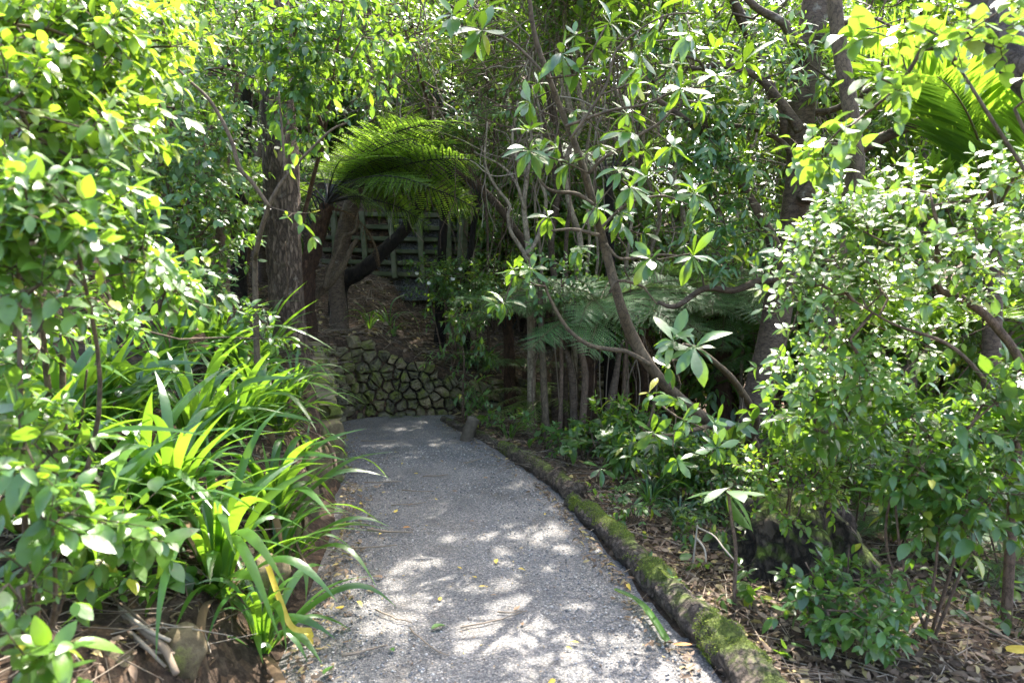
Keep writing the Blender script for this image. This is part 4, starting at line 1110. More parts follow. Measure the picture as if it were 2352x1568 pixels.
P, r = trunk_px([(1475, 930, 30), (1478, 860, 28), (1480, 790, 26), (1484, 720, 26)], 7.9); P, r = rooted(P, r)
tree_fern('tree_fern', 'bluish tree fern filling the gap behind the lower leaning trunk', P, r, 'fibre', 'blue',
          [(90, 1.2, 4), (70, 1.2, 8), (112, 1.2, -4), (135, 1.2, -10), (160, 1.2, -14), (-178, 1.15, -16), (-155, 1.15, -12), (-130, 1.2, -8), (-105, 1.2, 0), (-80, 1.25, 6), (-50, 1.2, 10), (20, 1.2, 12), (100, 1.1, 14), (-120, 1.1, 12), (150, 1.0, 8), (175, 1.0, 2)], dead=2)
P, r = trunk_px([(1170, 800, 24), (1166, 750, 22), (1165, 715, 22)], 8.6); P, r = rooted(P, r)
tree_fern('tree_fern', 'low dark tree fern on the bank left of the bluish tree fern', P, r, 'fibre', 'blue', [(90, .8, 0), (125, .8, -10), (160, .8, -14), (-165, .8, -14), (-130, .8, -8), (-95, .85, 0), (-50, .8, 10), (10, .8, 12), (55, .8, 8)])


def ground_fern(label, px, py, Y, n, L, kind='small', az0=0, span=360, lift=0.0, tilt=(-10, 12)):
    p = W(px, py, Y); z = Hs(p[0], p[1]); root = empty('ground_fern', (p[0], p[1], max(z, p[2] - .35)), label, 'fern', 'low ferns on the forest floor')
    mb = MB(); tube(mb, np.array([[0, 0, -.08], [0, 0, .03]]), [.035, .03], 8); mb.build('crown_base', M['fibre'], root)
    for k in range(n): add_frond(root, kind, R(az0 + span * (k + .5) / n - span / 2 + rng.uniform(-12, 12)), L * rng.uniform(.8, 1.15), R(rng.uniform(*tilt)))
    return root


ground_fern('yellowish low fern fanning left above the far stone wall', 1250, 850, 7.6, 7, .75, az0=95, span=250)
ground_fern('dark fern tuft on the bank below the bluish tree fern', 1205, 790, 8.4, 7, .7, 'blue')
ground_fern('low fern at the foot of the leaning tree base', 1500, 1170, 4.9, 8, .40, 'blue')
ground_fern('fern with a white sunstruck frond right of the moss-covered stump', 1960, 1130, 4.4, 8, .6, 'blue', 20, 300)
ground_fern('fern in the shade behind the lower right shrub', 2230, 1290, 4.3, 8, .6, 'blue')
ground_fern('fern at the far right edge behind the lower right shrub', 2350, 1060, 4.0, 8, .6, 'blue')
ground_fern('fern under the glittering small-leaved bush', 1900, 960, 5.6, 8, .8, 'blue')
ground_fern('little fern growing out of the stone wall face', 930, 912, 8.05, 5, .26, 'small', 180, 160)
ground_fern('dark fern left of the smooth tree near the ground', 1620, 1060, 5.6, 8, .6, 'blue')


# ------------------------------------------------------------------ palm
def palm(name, label, base, top, fr, group=None):
    root = empty(name, base, label, 'palm', group)
    mb = MB(); tube(mb, np.linspace(base, top, 8), [.07] * 8, 12, noise=.03); mb.build('trunk', M['smooth'], root, base)
    for (az, L, a0, a1) in fr:
        n = 24; t = np.linspace(0, 1, n); ang = R(a0) + (R(a1) - R(a0)) * t
        y = np.concatenate([[0], np.cumsum(np.cos(ang[:-1]) / (n - 1))]); z = np.concatenate([[0], np.cumsum(np.sin(ang[:-1]) / (n - 1))])
        C = np.stack([np.zeros(n), y, z], -1) * L; mb = MB(); tube(mb, C, np.linspace(.016, .003, n), 5, mat=1, cap=False)
        m = 38; tt = np.linspace(.12, .99, m); T = norm(np.gradient(C, axis=0))
        for s in (-1, 1):
            Pp = np.stack([np.interp(tt, t, C[:, k]) for k in range(3)], -1); Tt = norm(np.stack([np.interp(tt, t, T[:, k]) for k in range(3)], -1))
            up = norm(np.cross(np.broadcast_to(np.array([1.0, 0, 0]), Tt.shape), Tt))
            d = norm(np.array([s * .75, 0, 0]) + Tt * .65 + up * .25 + rng.normal(size=(m, 3)) * .04)
            place_leaves(mb, leaf_tpl('lance', 5, .075, .4, .12, 0), Pp, d, up + np.array([s * -.2, 0, 0]), L * .42 * np.sin(math.pi * np.clip(tt * .8 + .15, 0, 1)) ** .6)
        o = mb.build('frond', [M['palm'], M['stipeG']], root); o.location = tuple(np.asarray(top) - base); o.rotation_euler = (0, 0, az)


b = W(2300, 620, 5.6); zz = Hs(b[0], b[1])
palm('palm', 'palm with upright yellow-green feather fronds lit from behind below the mottled limb', np.array([b[0], b[1], zz]), W(2285, 500, 5.6),
     [(R(60), 1.9, 80, 35), (R(95), 1.9, 72, 15), (R(130), 1.7, 60, 0), (R(20), 1.8, 84, 45), (R(-60), 1.7, 70, 10), (R(170), 1.5, 55, -10), (R(100), 1.5, 35, -35), (R(-20), 1.9, 80, 40)])
b = W(2090, 900, 6.8); zz = Hs(b[0], b[1])
palm('palm', 'dark young palm in the shade behind the glittering bush', np.array([b[0], b[1], zz]), W(2090, 840, 6.8),
     [(R(60), 1.3, 70, 0), (R(110), 1.3, 60, -20), (R(160), 1.2, 70, 0), (R(-160), 1.2, 60, -10), (R(-100), 1.3, 65, -10), (R(0), 1.3, 70, 10)])

# ------------------------------------------------------------------ strap-leaved lilies
def strap_clump(name, label, x, y, n, L, wd, mat='strap', spread=1.0, group=None, lean=(0, 0), z=None, erect=0.5, Ls=0.25):
    z = Hs(x, y) if z is None else z
    root = empty(name, (x, y, z), label, 'lily' if mat == 'strap' else 'plant', group)
    mb = MB(); m = 15
    for k in range(n):
        az = k * 2.4 + rng.uniform(-.5, .5); Lk = L * np.clip(1 + Ls * rng.normal(), .45, 1.5)
        a = R(rng.uniform(68, 89)) if rng.random() < erect else R(rng.uniform(42, 68)); bend = R(rng.uniform(50, 150)) * spread
        t = np.linspace(0, 1, m); kink = rng.uniform(.35, .8)
        ang = a - bend * (smooth(0.1, 1, t) * (1 - .4) + .4 * smooth(kink - .18, kink + .18, t))
        ds = Lk / (m - 1); dead = k % 12 == 11
        if dead: ang = ang - R(40) * t - R(25); ds *= .65
        h = np.concatenate([[0], np.cumsum(np.cos(ang[:-1])) * ds]); v = np.concatenate([[0], np.cumsum(np.sin(ang[:-1])) * ds])
        dirv = np.array([math.cos(az), math.sin(az), 0]); side = np.array([-math.sin(az), math.cos(az), 0])
        C = dirv * (h + .015)[:, None] + UPZ * v[:, None] + np.array([lean[0], lean[1], 0]) * (t ** 2 * Lk)[:, None] + side * (rng.normal() * .06 * t ** 2)[:, None]
        w = wd * rng.uniform(.75, 1.15) * np.clip(np.minimum(.55 + t * 1.2, (1 - t) * 3.2) , .02, 1) * .5
        tw = rng.normal() * .5 * t
        Tn = norm(np.gradient(C, axis=0)); S = side * np.cos(tw)[:, None] + np.cross(Tn, side) * np.sin(tw)[:, None]; Nn = np.cross(S, Tn)
        gut = .28 * (1 - t * .6)
        V = np.stack([C - S * w[:, None] + Nn * (gut * w)[:, None], C, C + S * w[:, None] + Nn * (gut * w)[:, None]], 1).reshape(-1, 3)
        i = np.arange(m - 1)[:, None] * 3; T = np.concatenate([i + [0, 1, 4], i + [0, 4, 3], i + [1, 2, 5], i + [1, 5, 4]])
        mb.add(V, T, int(dead))
    mb.build('foliage', [M[mat], M['dead']], root)
    return root


GL = 'strap-leaved lilies on the left bank'
for (px, py, Y, n, L, wd, sp_, er, lab) in [
        (505, 1290, 2.75, 26, .62, .046, .95, .6, 'large strap-leaved lily whose long leaves droop over the path edge, nearest the camera'),
        (600, 1330, 2.75, 16, .50, .034, 1.25, .25, 'lily hanging its narrow leaves down the bank onto the gravel, one tip yellow'),
        (330, 1170, 2.9, 24, .62, .048, .9, .7, 'broad-leaved lily with upright arching leaves behind the left leafy sprigs'),
        (620, 1120, 3.5, 26, .60, .044, 1.0, .5, 'lily with a pale bent leaf reaching towards the gravel'),
        (450, 1040, 3.6, 26, .60, .045, .95, .6, 'lily in the middle of the bank, half in bright sun'),
        (230, 990, 3.4, 22, .60, .05, .85, .7, 'tall dark lily at the left behind the orange leaves'),
        (600, 960, 4.3, 26, .58, .042, 1.0, .5, 'lily below the rough tree, its leaves crossing in all directions'),
        (400, 880, 4.4, 24, .58, .045, .9, .6, 'upper bank lily left of the tree-side clumps'),
        (500, 780, 5.0, 24, .60, .05, .85, .7, 'lily with dark erect leaves highest on the bank'),
        (680, 900, 5.0, 24, .36, .024, 1.0, .5, 'narrow-leaved clump at the foot of the rough tree'),
        (705, 985, 4.8, 18, .28, .02, 1.1, .4, 'fine-leaved clump beside the left end of the stone wall'),
        (640, 1040, 4.3, 24, .45, .034, 1.1, .4, 'lily trailing over the edging stones midway along the bank'),
        (120, 1120, 3.1, 18, .6, .05, .8, .7, 'lily at the far left edge under the leafy bush'),
        (300, 800, 5.0, 20, .55, .045, .9, .6, 'half-hidden lily behind the left leafy bush'),
        (560, 860, 4.8, 24, .5, .04, 1.0, .5, 'lily between the highest clump and the rough tree'),
        (60, 1000, 2.6, 22, .62, .055, .85, .7, 'broad dark lily at the left edge under the closest bush'),
        (210, 1110, 2.5, 22, .58, .055, .9, .65, 'broad lily among the bottom left sprigs'),
        (150, 880, 3.4, 22, .62, .05, .85, .7, 'lily standing left in the shade of the closest bush'),
        (330, 720, 5.2, 22, .6, .05, .9, .6, 'topmost lily at the left of the bank'),
        (640, 1240, 3.3, 22, .5, .036, 1.15, .3, 'lily spilling over the light angular edging rock'),
        (400, 1200, 2.9, 20, .58, .046, .9, .6, 'lily behind the large near one, its leaves rising steeply'),
        (320, 930, 3.9, 22, .6, .048, .9, .6, 'lily half buried under the left leafy sprigs in mid bank'),
        (540, 1060, 3.9, 24, .56, .042, 1.0, .5, 'lily with yellow sunlit blades in the centre of the bank'),
        (610, 790, 5.3, 18, .5, .04, .9, .6, 'lily tucked against the left side of the rough trunk')]:
    p = W(px, py, Y); strap_clump('strap_lily', lab, p[0], p[1], int(n * 1.75), L * 1.03, wd * .96, 'strap', sp_ * .85, GL, z=Hs(p[0], p[1]) - .01, erect=er + .12, lean=(.12, -.1))

GB = 'grassy tufts on the bank behind the wall'
for (px, py, Y, n, L, wd, mt, lab) in [
        (850, 775, 8.7, 18, .38, .018, 'strap', 'small sunlit yellow-green grass tuft just above the stone wall'),
        (893, 725, 9.2, 10, .5, .03, 'strap', 'upright single strap plant behind the small sunlit tuft'),
        (905, 775, 8.8, 9, .3, .02, 'strap', 'little drooping tuft right of the small sunlit tuft'),
        (1075, 835, 8.9, 46, .48, .028, 'strapD', 'big dark strap-leaved clump behind the right half of the stone wall'),
        (1120, 820, 9.0, 40, .45, .028, 'strapD', 'second dark strap clump right of the big one'),
        (1490, 1180, 4.6, 22, .26, .014, 'strap', 'bright grass tuft beside the broken end of the brown log'),
        (1560, 1195, 4.3, 40, .26, .016, 'strapD', 'dark grassy clump in front of the stump, left of the reddish seedling'),
        (1500, 1150, 4.8, 34, .26, .016, 'strapD', 'dark grassy clump behind the bright grass tuft'),
        (1620, 1160, 4.5, 34, .28, .018, 'strapD', 'dark grassy clump between the glossy whorls and stump'),
        (1170, 960, 7.0, 14, .35, .02, 'strap', 'thin arching tuft against the low part of the stone wall')]:
    p = W(px, py, Y); strap_clump('grass_tuft', lab, p[0], p[1], n, L, wd, mt, 1.0, GB, erect=.5)

# ------------------------------------------------------------------ shrubs at the left
def stems_to(base, tops, r0, r1, bow=.15):
    out = []
    for t in tops:
        m = (np.asarray(base) + t) / 2 + rng.normal(size=3) * bow * .5 * np.linalg.norm(np.asarray(t) - base) * np.array([1, 1, .3])
        out.append((np.array([np.asarray(base) + rng.normal(size=3) * [.04, .04, 0], m, t]), [r0, (r0 + r1) / 2, r1]))
    return out


def gp(px, Y, dx=0):
    p = W(px, 784, Y); return np.array([p[0], p[1], Hs(p[0], p[1]) - .03])


GS = 'leafy shrubs crowding the left bank'
b = gp(150, 2.6)
plant('leafy_shrub', 'near bush filling the upper left corner with sunlit yellow-green leaves', 'shrub', b, stems_to(b, [W(100, 150, 2.4), W(280, 140, 2.6), W(20, 60, 2.3)], .014, .006),
      blob([(70, 80, 2.3, 130, 110, .4, 24), (230, 90, 2.5, 130, 110, .4, 24), (360, 60, 2.8, 80, 80, .4, 12), (130, 270, 2.2, 140, 110, .35, 22), (290, 240, 2.6, 80, 90, .35, 9), (20, 260, 2.0, 80, 120, .3, 9)]), S_near, M['olive'], M['leafY'], GS, r0=.003, inner=.12)
b = gp(60, 2.2)
plant('leafy_shrub', 'closest bush at the left edge with large soft oval leaves', 'shrub', b, stems_to(b, [W(40, 520, 1.8), W(160, 470, 1.9)], .010, .004),
      blob([(60, 470, 1.75, 90, 90, .25, 9), (170, 530, 1.9, 110, 80, .25, 11), (290, 590, 2.1, 80, 50, .25, 6), (50, 640, 1.8, 90, 70, .25, 7), (190, 450, 2.0, 100, 60, .25, 8), (390, 650, 2.3, 70, 25, .25, 4)]), S_near, M['olive'], M['leafA'], GS, r0=.0025, inner=.15)
b = gp(40, 2.0)
plant('leafy_shrub', 'low leafy sprigs over the leaf litter in the bottom left corner', 'shrub', b, stems_to(b, [W(60, 1100, 1.75), W(120, 1200, 1.7), W(40, 1350, 1.6), W(190, 1180, 1.9)], .010, .004),
      blob([(70, 1060, 1.75, 90, 70, .15, 7), (110, 1180, 1.75, 110, 70, .15, 8), (230, 1200, 1.9, 110, 50, .12, 6), (30, 1330, 1.6, 60, 90, .12, 6), (300, 1240, 2.0, 80, 40, .1, 3), (40, 1480, 1.55, 60, 60, .1, 4)]), Spec(T_oval4, 0.062, 7, 0.16, 2, 'opp', 1.0, 0.25, 0.45, 55), M['olive'], M['leafA'], GS, r0=.0025, inner=.15)
b = gp(30, 2.8)
plant('leafy_shrub', 'bush with a few orange dying leaves between the bushes and the lilies at left', 'shrub', b, stems_to(b, [W(60, 800, 2.6), W(200, 850, 2.7)], .008, .004),
      blob([(70, 790, 2.5, 100, 60, .3, 9), (240, 740, 2.8, 90, 35, .3, 6), (40, 930, 2.3, 60, 60, .2, 5), (590, 760, 3.6, 30, 30, .1, 3)]), S_near, M['olive'], M['leafA'], GS, r0=.003, inner=.05)
b = gp(330, 4.7)
plant('leafy_shrub', 'mid-green small-leaved shrub left of the rough tree below the sunlit branches', 'shrub', b, stems_to(b, [W(380, 260, 4.8), W(300, 400, 4.7), W(470, 330, 4.9), W(430, 520, 4.6), W(340, 580, 4.5)], .022, .008),
      blob([(400, 300, 4.9, 130, 150, .6, 46), (330, 470, 4.7, 110, 130, .5, 36), (480, 470, 4.9, 90, 140, .5, 34), (440, 620, 4.7, 100, 70, .4, 20), (230, 420, 4.6, 100, 150, .5, 28)]), S_mid, M['brown'], M['leafB'], GS, r0=.003)
b = gp(505, 5.4); P, r = trunk_px([(512, 660, 30), (505, 580, 26), (510, 500, 20), (520, 380, 14), (540, 240, 9), (550, 120, 6)], 5.4); P, r = rooted(P, r)
plant('leafy_shrub', 'shrub with a stout pale-brown trunk left of the rough tree', 'shrub', P[0], [(P, r)], blob([(520, 150, 5.3, 110, 150, .5, 34), (500, 40, 5.2, 120, 90, .5, 24), (500, 330, 5.4, 80, 90, .4, 16)]), S_mid, M['brown'], M['leafB'], GS, r0=.003)
P, r = trunk_px([(586, 640, 13, 4.4), (590, 571, 12, 4.3), (619, 470, 10, 4.2), (659, 403, 8, 4.2), (706, 351, 6, 4.2), (760, 300, 5, 4.2), (798, 282, 4, 4.2)]); P, r = rooted(P, r)
Q, q = trunk_px([(619, 475, 9), (580, 420, 9), (549, 384, 10), (531, 322, 9), (487, 238, 8), (432, 183, 6), (380, 130, 4)], 4.1)
Q2, q2 = trunk_px([(655, 405, 7), (648, 300, 5), (640, 210, 4)], 4.2)
plant('vine_sapling', 'thin olive sapling curving in front of the rough trunk with a few pale leaf sprigs', 'sapling', P[0], [(P, r), (Q, q), (Q2, q2)],
      np.array([W(a, b_, y) for a, b_, y in [(672, 490, 4.0), (690, 505, 4.0), (680, 345, 4.0), (660, 500, 3.95), (430, 180, 4.0), (500, 260, 4.1), (400, 140, 4.0), (800, 280, 4.2), (640, 230, 4.2)]]), Spec(T_oval4, .075, 5, .1, 1, 'opp', .8, .5, .6, 55), M['olive'], M['leafY'], None, r0=.002, inner=.0)
P, r = trunk_px([(640, 760, 13, 6.6), (672, 600, 12, 6.5), (712, 440, 10, 6.2), (745, 300, 8, 5.5), (770, 140, 6, 5.0), (790, 10, 4, 4.9)]); P, r = rooted(P, r)
Q, q = trunk_px([(745, 300, 7, 5.5), (715, 220, 6, 5.1), (690, 130, 5, 5.0), (660, 20, 4, 4.9)])
plant('leafy_sapling', 'slender sapling hanging drooping yellow-green leaves across the top of the rough trunk', 'sapling', P[0], [(P, r), (Q, q)],
      blob([(720, 90, 4.9, 120, 110, .3, 30), (700, 260, 5.0, 60, 80, .25, 12), (820, 90, 5.1, 90, 110, .3, 18), (640, 60, 4.8, 70, 90, .3, 12), (690, 170, 4.9, 60, 50, .2, 8)]), Spec(T_oval3, .062, 7, .2, 3, 'opp', .7, .6, .6, 50), M['brown'], M['leafB'], None, r0=.0025)
b = gp(905, 8.2); P, r = trunk_px([(1018, 700, 10, 10.2), (1018, 560, 10, 10.1), (1016, 420, 9, 9.6), (985, 250, 8, 8.6), (950, 120, 5, 7.9)]); P, r = rooted(P, r)
plant('camellia_tree', 'dark glossy small-leaved tree overhanging the crib wall at the top of the gap', 'tree', P[0], [(P, r)], blob([(960, 90, 7.8, 130, 90, .6, 26), (1030, 250, 7.9, 60, 80, .4, 12), (900, 20, 7.6, 110, 60, .5, 18), (860, 180, 7.9, 60, 70, .4, 10)]), S_mid, M['brown'], M['leafG'], None, r0=.003)

b = gp(1035, 8.8)
plant('camellia_bush', 'low dark bush with pale flowers below the crib wall', 'shrub', b, stems_to(b, [W(980, 640, 9.2), W(1060, 630, 9.2), W(1120, 640, 9.2), W(1020, 690, 8.9)], .012, .005),
      blob([(1000, 640, 9.2, 70, 50, .4, 30), (1080, 640, 9.2, 80, 50, .4, 34), (1130, 690, 8.9, 60, 40, .3, 18), (1030, 700, 8.8, 60, 30, .3, 12)]), Spec(T_oval3, .05, 8, .2, 3, 'opp', .9, .2, .6, 55), M['brown'], M['leafG'], None, r0=.0025)
for k, (px, py) in enumerate(((1008, 628), (1040, 640), (985, 650), (1058, 618), (958, 628))):
    mb = MB(); c = W(px, py, 8.75)
    for j in range(9):
        a = j * .7 + .1; d = np.array([math.cos(a) * .7, -.5 - .3 * (j % 2), math.sin(a) * .7]); place_leaves(mb, leaf_tpl('obov', 3, .8, .2, -.3, 0), np.array([c]), np.array([d]), np.array([[0, -1., .2]]), .035)
    tag(mb.build('flower', M['white'], None, c), 'small white blossom on the dark bush below the crib wall', 'flower', 'white blossoms')
b = gp(1050, 8.0)
P, r = trunk_px([(1063, 900, 5), (1066, 830, 4), (1062, 780, 3), (1075, 720, 2)], 7.75); P, r = rooted(P, r)
plant('thin_sapling', 'spindly sapling with bright glinting leaves in front of the right part of the stone wall', 'sapling', P[0], [(P, r)], blob([(1090, 740, 7.8, 80, 50, .3, 14), (1060, 810, 7.7, 90, 40, .3, 12), (1110, 700, 7.9, 60, 30, .2, 6), (1085, 890, 7.5, 60, 50, .2, 10)]), Spec(T_lance, .075, 6, .18, 2, 'alt', 1, .35, .5, 55), M['brown'], M['leafB'], None, r0=.002)

# ------------------------------------------------------------------ shrubs at the right
GQ = 'bright shrubs along the right side'
b = gp(2120, 3.5)
P, r = trunk_px([(2330, 1100, 20, 3.2), (2352, 870, 20, 3.1), (2283, 744, 20, 3.05), (2209, 686, 18, 3.05), (2154, 656, 15, 3.05), (2154, 539, 10, 3.0), (2140, 460, 6, 3.0)]); P, r = rooted(P, r)
Q, q = trunk_px([(2319, 1088, 12), (2334, 1008, 12), (2297, 938, 11), (2246, 854, 10), (2173, 788, 8), (2052, 744, 6), (1960, 690, 4)], 2.95)
plant('glittering_bush', 'dense small-leaved bush glittering white with sun at the right', 'shrub', P[0], [(P, r), (Q, q)],
      line_tips([([(2352, 400), (2200, 450), (2050, 500), (1900, 560), (1840, 600)], 3.05, 22, 24), ([(2352, 520), (2200, 540), (2050, 590), (1900, 650), (1810, 700)], 3.0, 24, 26), ([(2300, 620), (2150, 640), (2000, 690), (1860, 760)], 3.05, 26, 22),
                 ([(2250, 720), (2100, 760), (1950, 810), (1830, 860)], 3.1, 26, 20), ([(2150, 830), (2050, 850), (1950, 890), (1880, 930)], 3.1, 24, 12), ([(2100, 430), (2000, 470), (1930, 490)], 3.15, 20, 9)]),
      S_small, M['brown'], M['leafP'], GQ, r0=.002, inner=.05)
b = gp(2900, 2.3)
plant('heart_leaved_bush', 'sunlit bush of broad heart-shaped yellow-green leaves in the upper right', 'shrub', b, stems_to(b, [W(2200, 150, 2.4), W(2330, 250, 2.3), W(2420, 60, 2.3)], .014, .005),
      blob([(2450, 200, 2.3, 80, 60, .2, 3), (2050, 80, 2.5, 110, 60, .25, 7), (2180, 100, 2.4, 110, 80, .25, 8), (2060, 200, 2.5, 80, 40, .2, 5), (1985, 280, 2.6, 70, 30, .2, 4), (1880, 345, 2.7, 40, 25, .15, 3), (2320, 60, 2.3, 60, 60, .2, 3)]), Spec(T_heart, .052, 5, .14, 2, 'alt', 1.0, .3, .45, 60), M['olive'], M['leafP'], GQ, r0=.0025, inner=.03)
b = gp(2150, 3.0)
P, r = trunk_px([(1905, 1110, 16, 3.6), (1935, 957, 14, 3.55), (1957, 872, 12, 3.5), (1975, 780, 8, 3.45)]); P, r = rooted(P, r)
plant('dark_stem_shrub', 'shrub with a dark speckled stem rising left of the lower right shrub', 'shrub', P[0], [(P, r)], blob([(1930, 850, 3.4, 80, 60, .2, 10), (1900, 960, 3.4, 90, 60, .2, 10), (1990, 900, 3.4, 70, 60, .2, 8), (1830, 900, 3.6, 60, 60, .2, 8)]), Spec(T_oval4, .07, 7, .2, 2, 'opp', 1, .3, .5, 55), M['brown'], M['leafA'], GQ, r0=.0025)
plant('lower_right_shrub', 'mid-green oval-leaved shrub in the shade at the lower right', 'shrub', b, stems_to(b, [W(2100, 1000, 3.0), W(2230, 980, 2.9), W(2300, 1100, 2.8), W(2160, 1130, 2.9), W(2050, 1080, 3.1)], .008, .004),
      blob([(2130, 990, 3.0, 110, 60, .25, 16), (2270, 980, 2.9, 80, 80, .25, 14), (2150, 1090, 2.95, 110, 60, .25, 15), (2290, 1120, 2.85, 80, 80, .25, 12), (2210, 1190, 2.8, 80, 50, .2, 9), (2330, 860, 2.9, 50, 60, .2, 5)]), Spec(T_oval4, .058, 9, .16, 3, 'opp', 1, .25, .5, 55), M['brown'], M['leafB'], GQ, r0=.0025, inner=.1)
b = gp(1950, 2.95)
plant('low_shrub', 'low bright green shrub sprawling on the litter right of the mossy log', 'shrub', b, stems_to(b, [W(1850, 1290, 3.0), W(1950, 1260, 3.0), W(2010, 1330, 2.8), W(1900, 1400, 2.75)], .008, .003),
      blob([(1880, 1320, 3.0, 50, 25, .12, 7), (1970, 1330, 2.95, 60, 35, .15, 9), (2030, 1390, 2.75, 45, 40, .12, 7), (1940, 1410, 2.75, 70, 40, .12, 10), (2010, 1450, 2.65, 45, 30, .1, 6), (1870, 1380, 2.85, 40, 30, .1, 6)]), Spec(T_oval4, .052, 7, .13, 2, 'opp', 1.1, .15, .45, 58), M['brown'], M['leafB'], GQ, r0=.002, inner=.3)
P, r = trunk_px([(1688, 1325, 9), (1690, 1260, 9), (1680, 1190, 8), (1672, 1125, 8)], 3.1); P, r = rooted(P, r)
plant('broad_leaf_seedling', 'reddish single-stemmed seedling with five big dull leaves before the mossy stump', 'seedling', P[0], [(P, r)], P[-1:], Spec(T_obov, .19, 6, .02, 1, 'whorl', 1, .15, .3, 80, .12, .9), M['brown'], M['leafH'], None, r0=.003, inner=0)
pc = W(1830, 1215, 3.75); V = ICO4_V * 1.0; _b = bmesh.new(); bmesh.ops.create_icosphere(_b, subdivisions=5, radius=1.0); V = np.array([v.co[:] for v in _b.verts]); Tt = np.array([[v.index for v in f.verts] for f in _b.faces]); _b.free()
az_ = np.arctan2(V[:, 1], V[:, 0]); V = np.sign(V) * np.abs(V) ** .75
V[:, :2] *= (1 + .10 * np.sin(az_ * 7 + V[:, 2] * 2) + .07 * np.sin(az_ * 13 + 2) + vnoise(V[:, 0] * 3 + V[:, 2] * 2, V[:, 1] * 3, 1.5, 4) * .25)[:, None] * (1.12 - .28 * V[:, 2:])
V += vnoise(V[:, 0] + V[:, 2], V[:, 1] - V[:, 2], 7, 6)[:, None] * .12 * V + vnoise(V[:, 0] - V[:, 2], V[:, 1] + V[:, 2], 19, 7)[:, None] * .05 * V
mb = MB(); mb.add(V * [.33, .32, .40], Tt); o = mb.build('mossy_stump', M['mound']); o.location = (pc[0], pc[1], Hs(pc[0], pc[1]) + .02); tag(o, 'old moss-covered tree stump draped in creeper beside the low bright shrub', 'stump')
b = gp(1830, 3.5); b[2] += .38
plant('stump_creeper', 'small-leaved creeper over the top of the moss-covered stump', 'creeper', b, stems_to(b, [W(1790, 1060, 3.5), W(1850, 1070, 3.5)], .006, .003), blob([(1780, 1060, 3.5, 80, 25, .15, 10), (1860, 1080, 3.5, 70, 25, .15, 8), (1770, 1110, 3.4, 40, 40, .1, 6), (1880, 1120, 3.35, 60, 40, .1, 10), (1730, 1090, 3.4, 30, 40, .1, 6), (1820, 1180, 3.3, 60, 30, .08, 7)]), Spec(T_oval4, .036, 7, .12, 2, 'alt', 1.1, .2, .5, 58), M['brown'], M['leafY'], None, r0=.002, inner=.5)

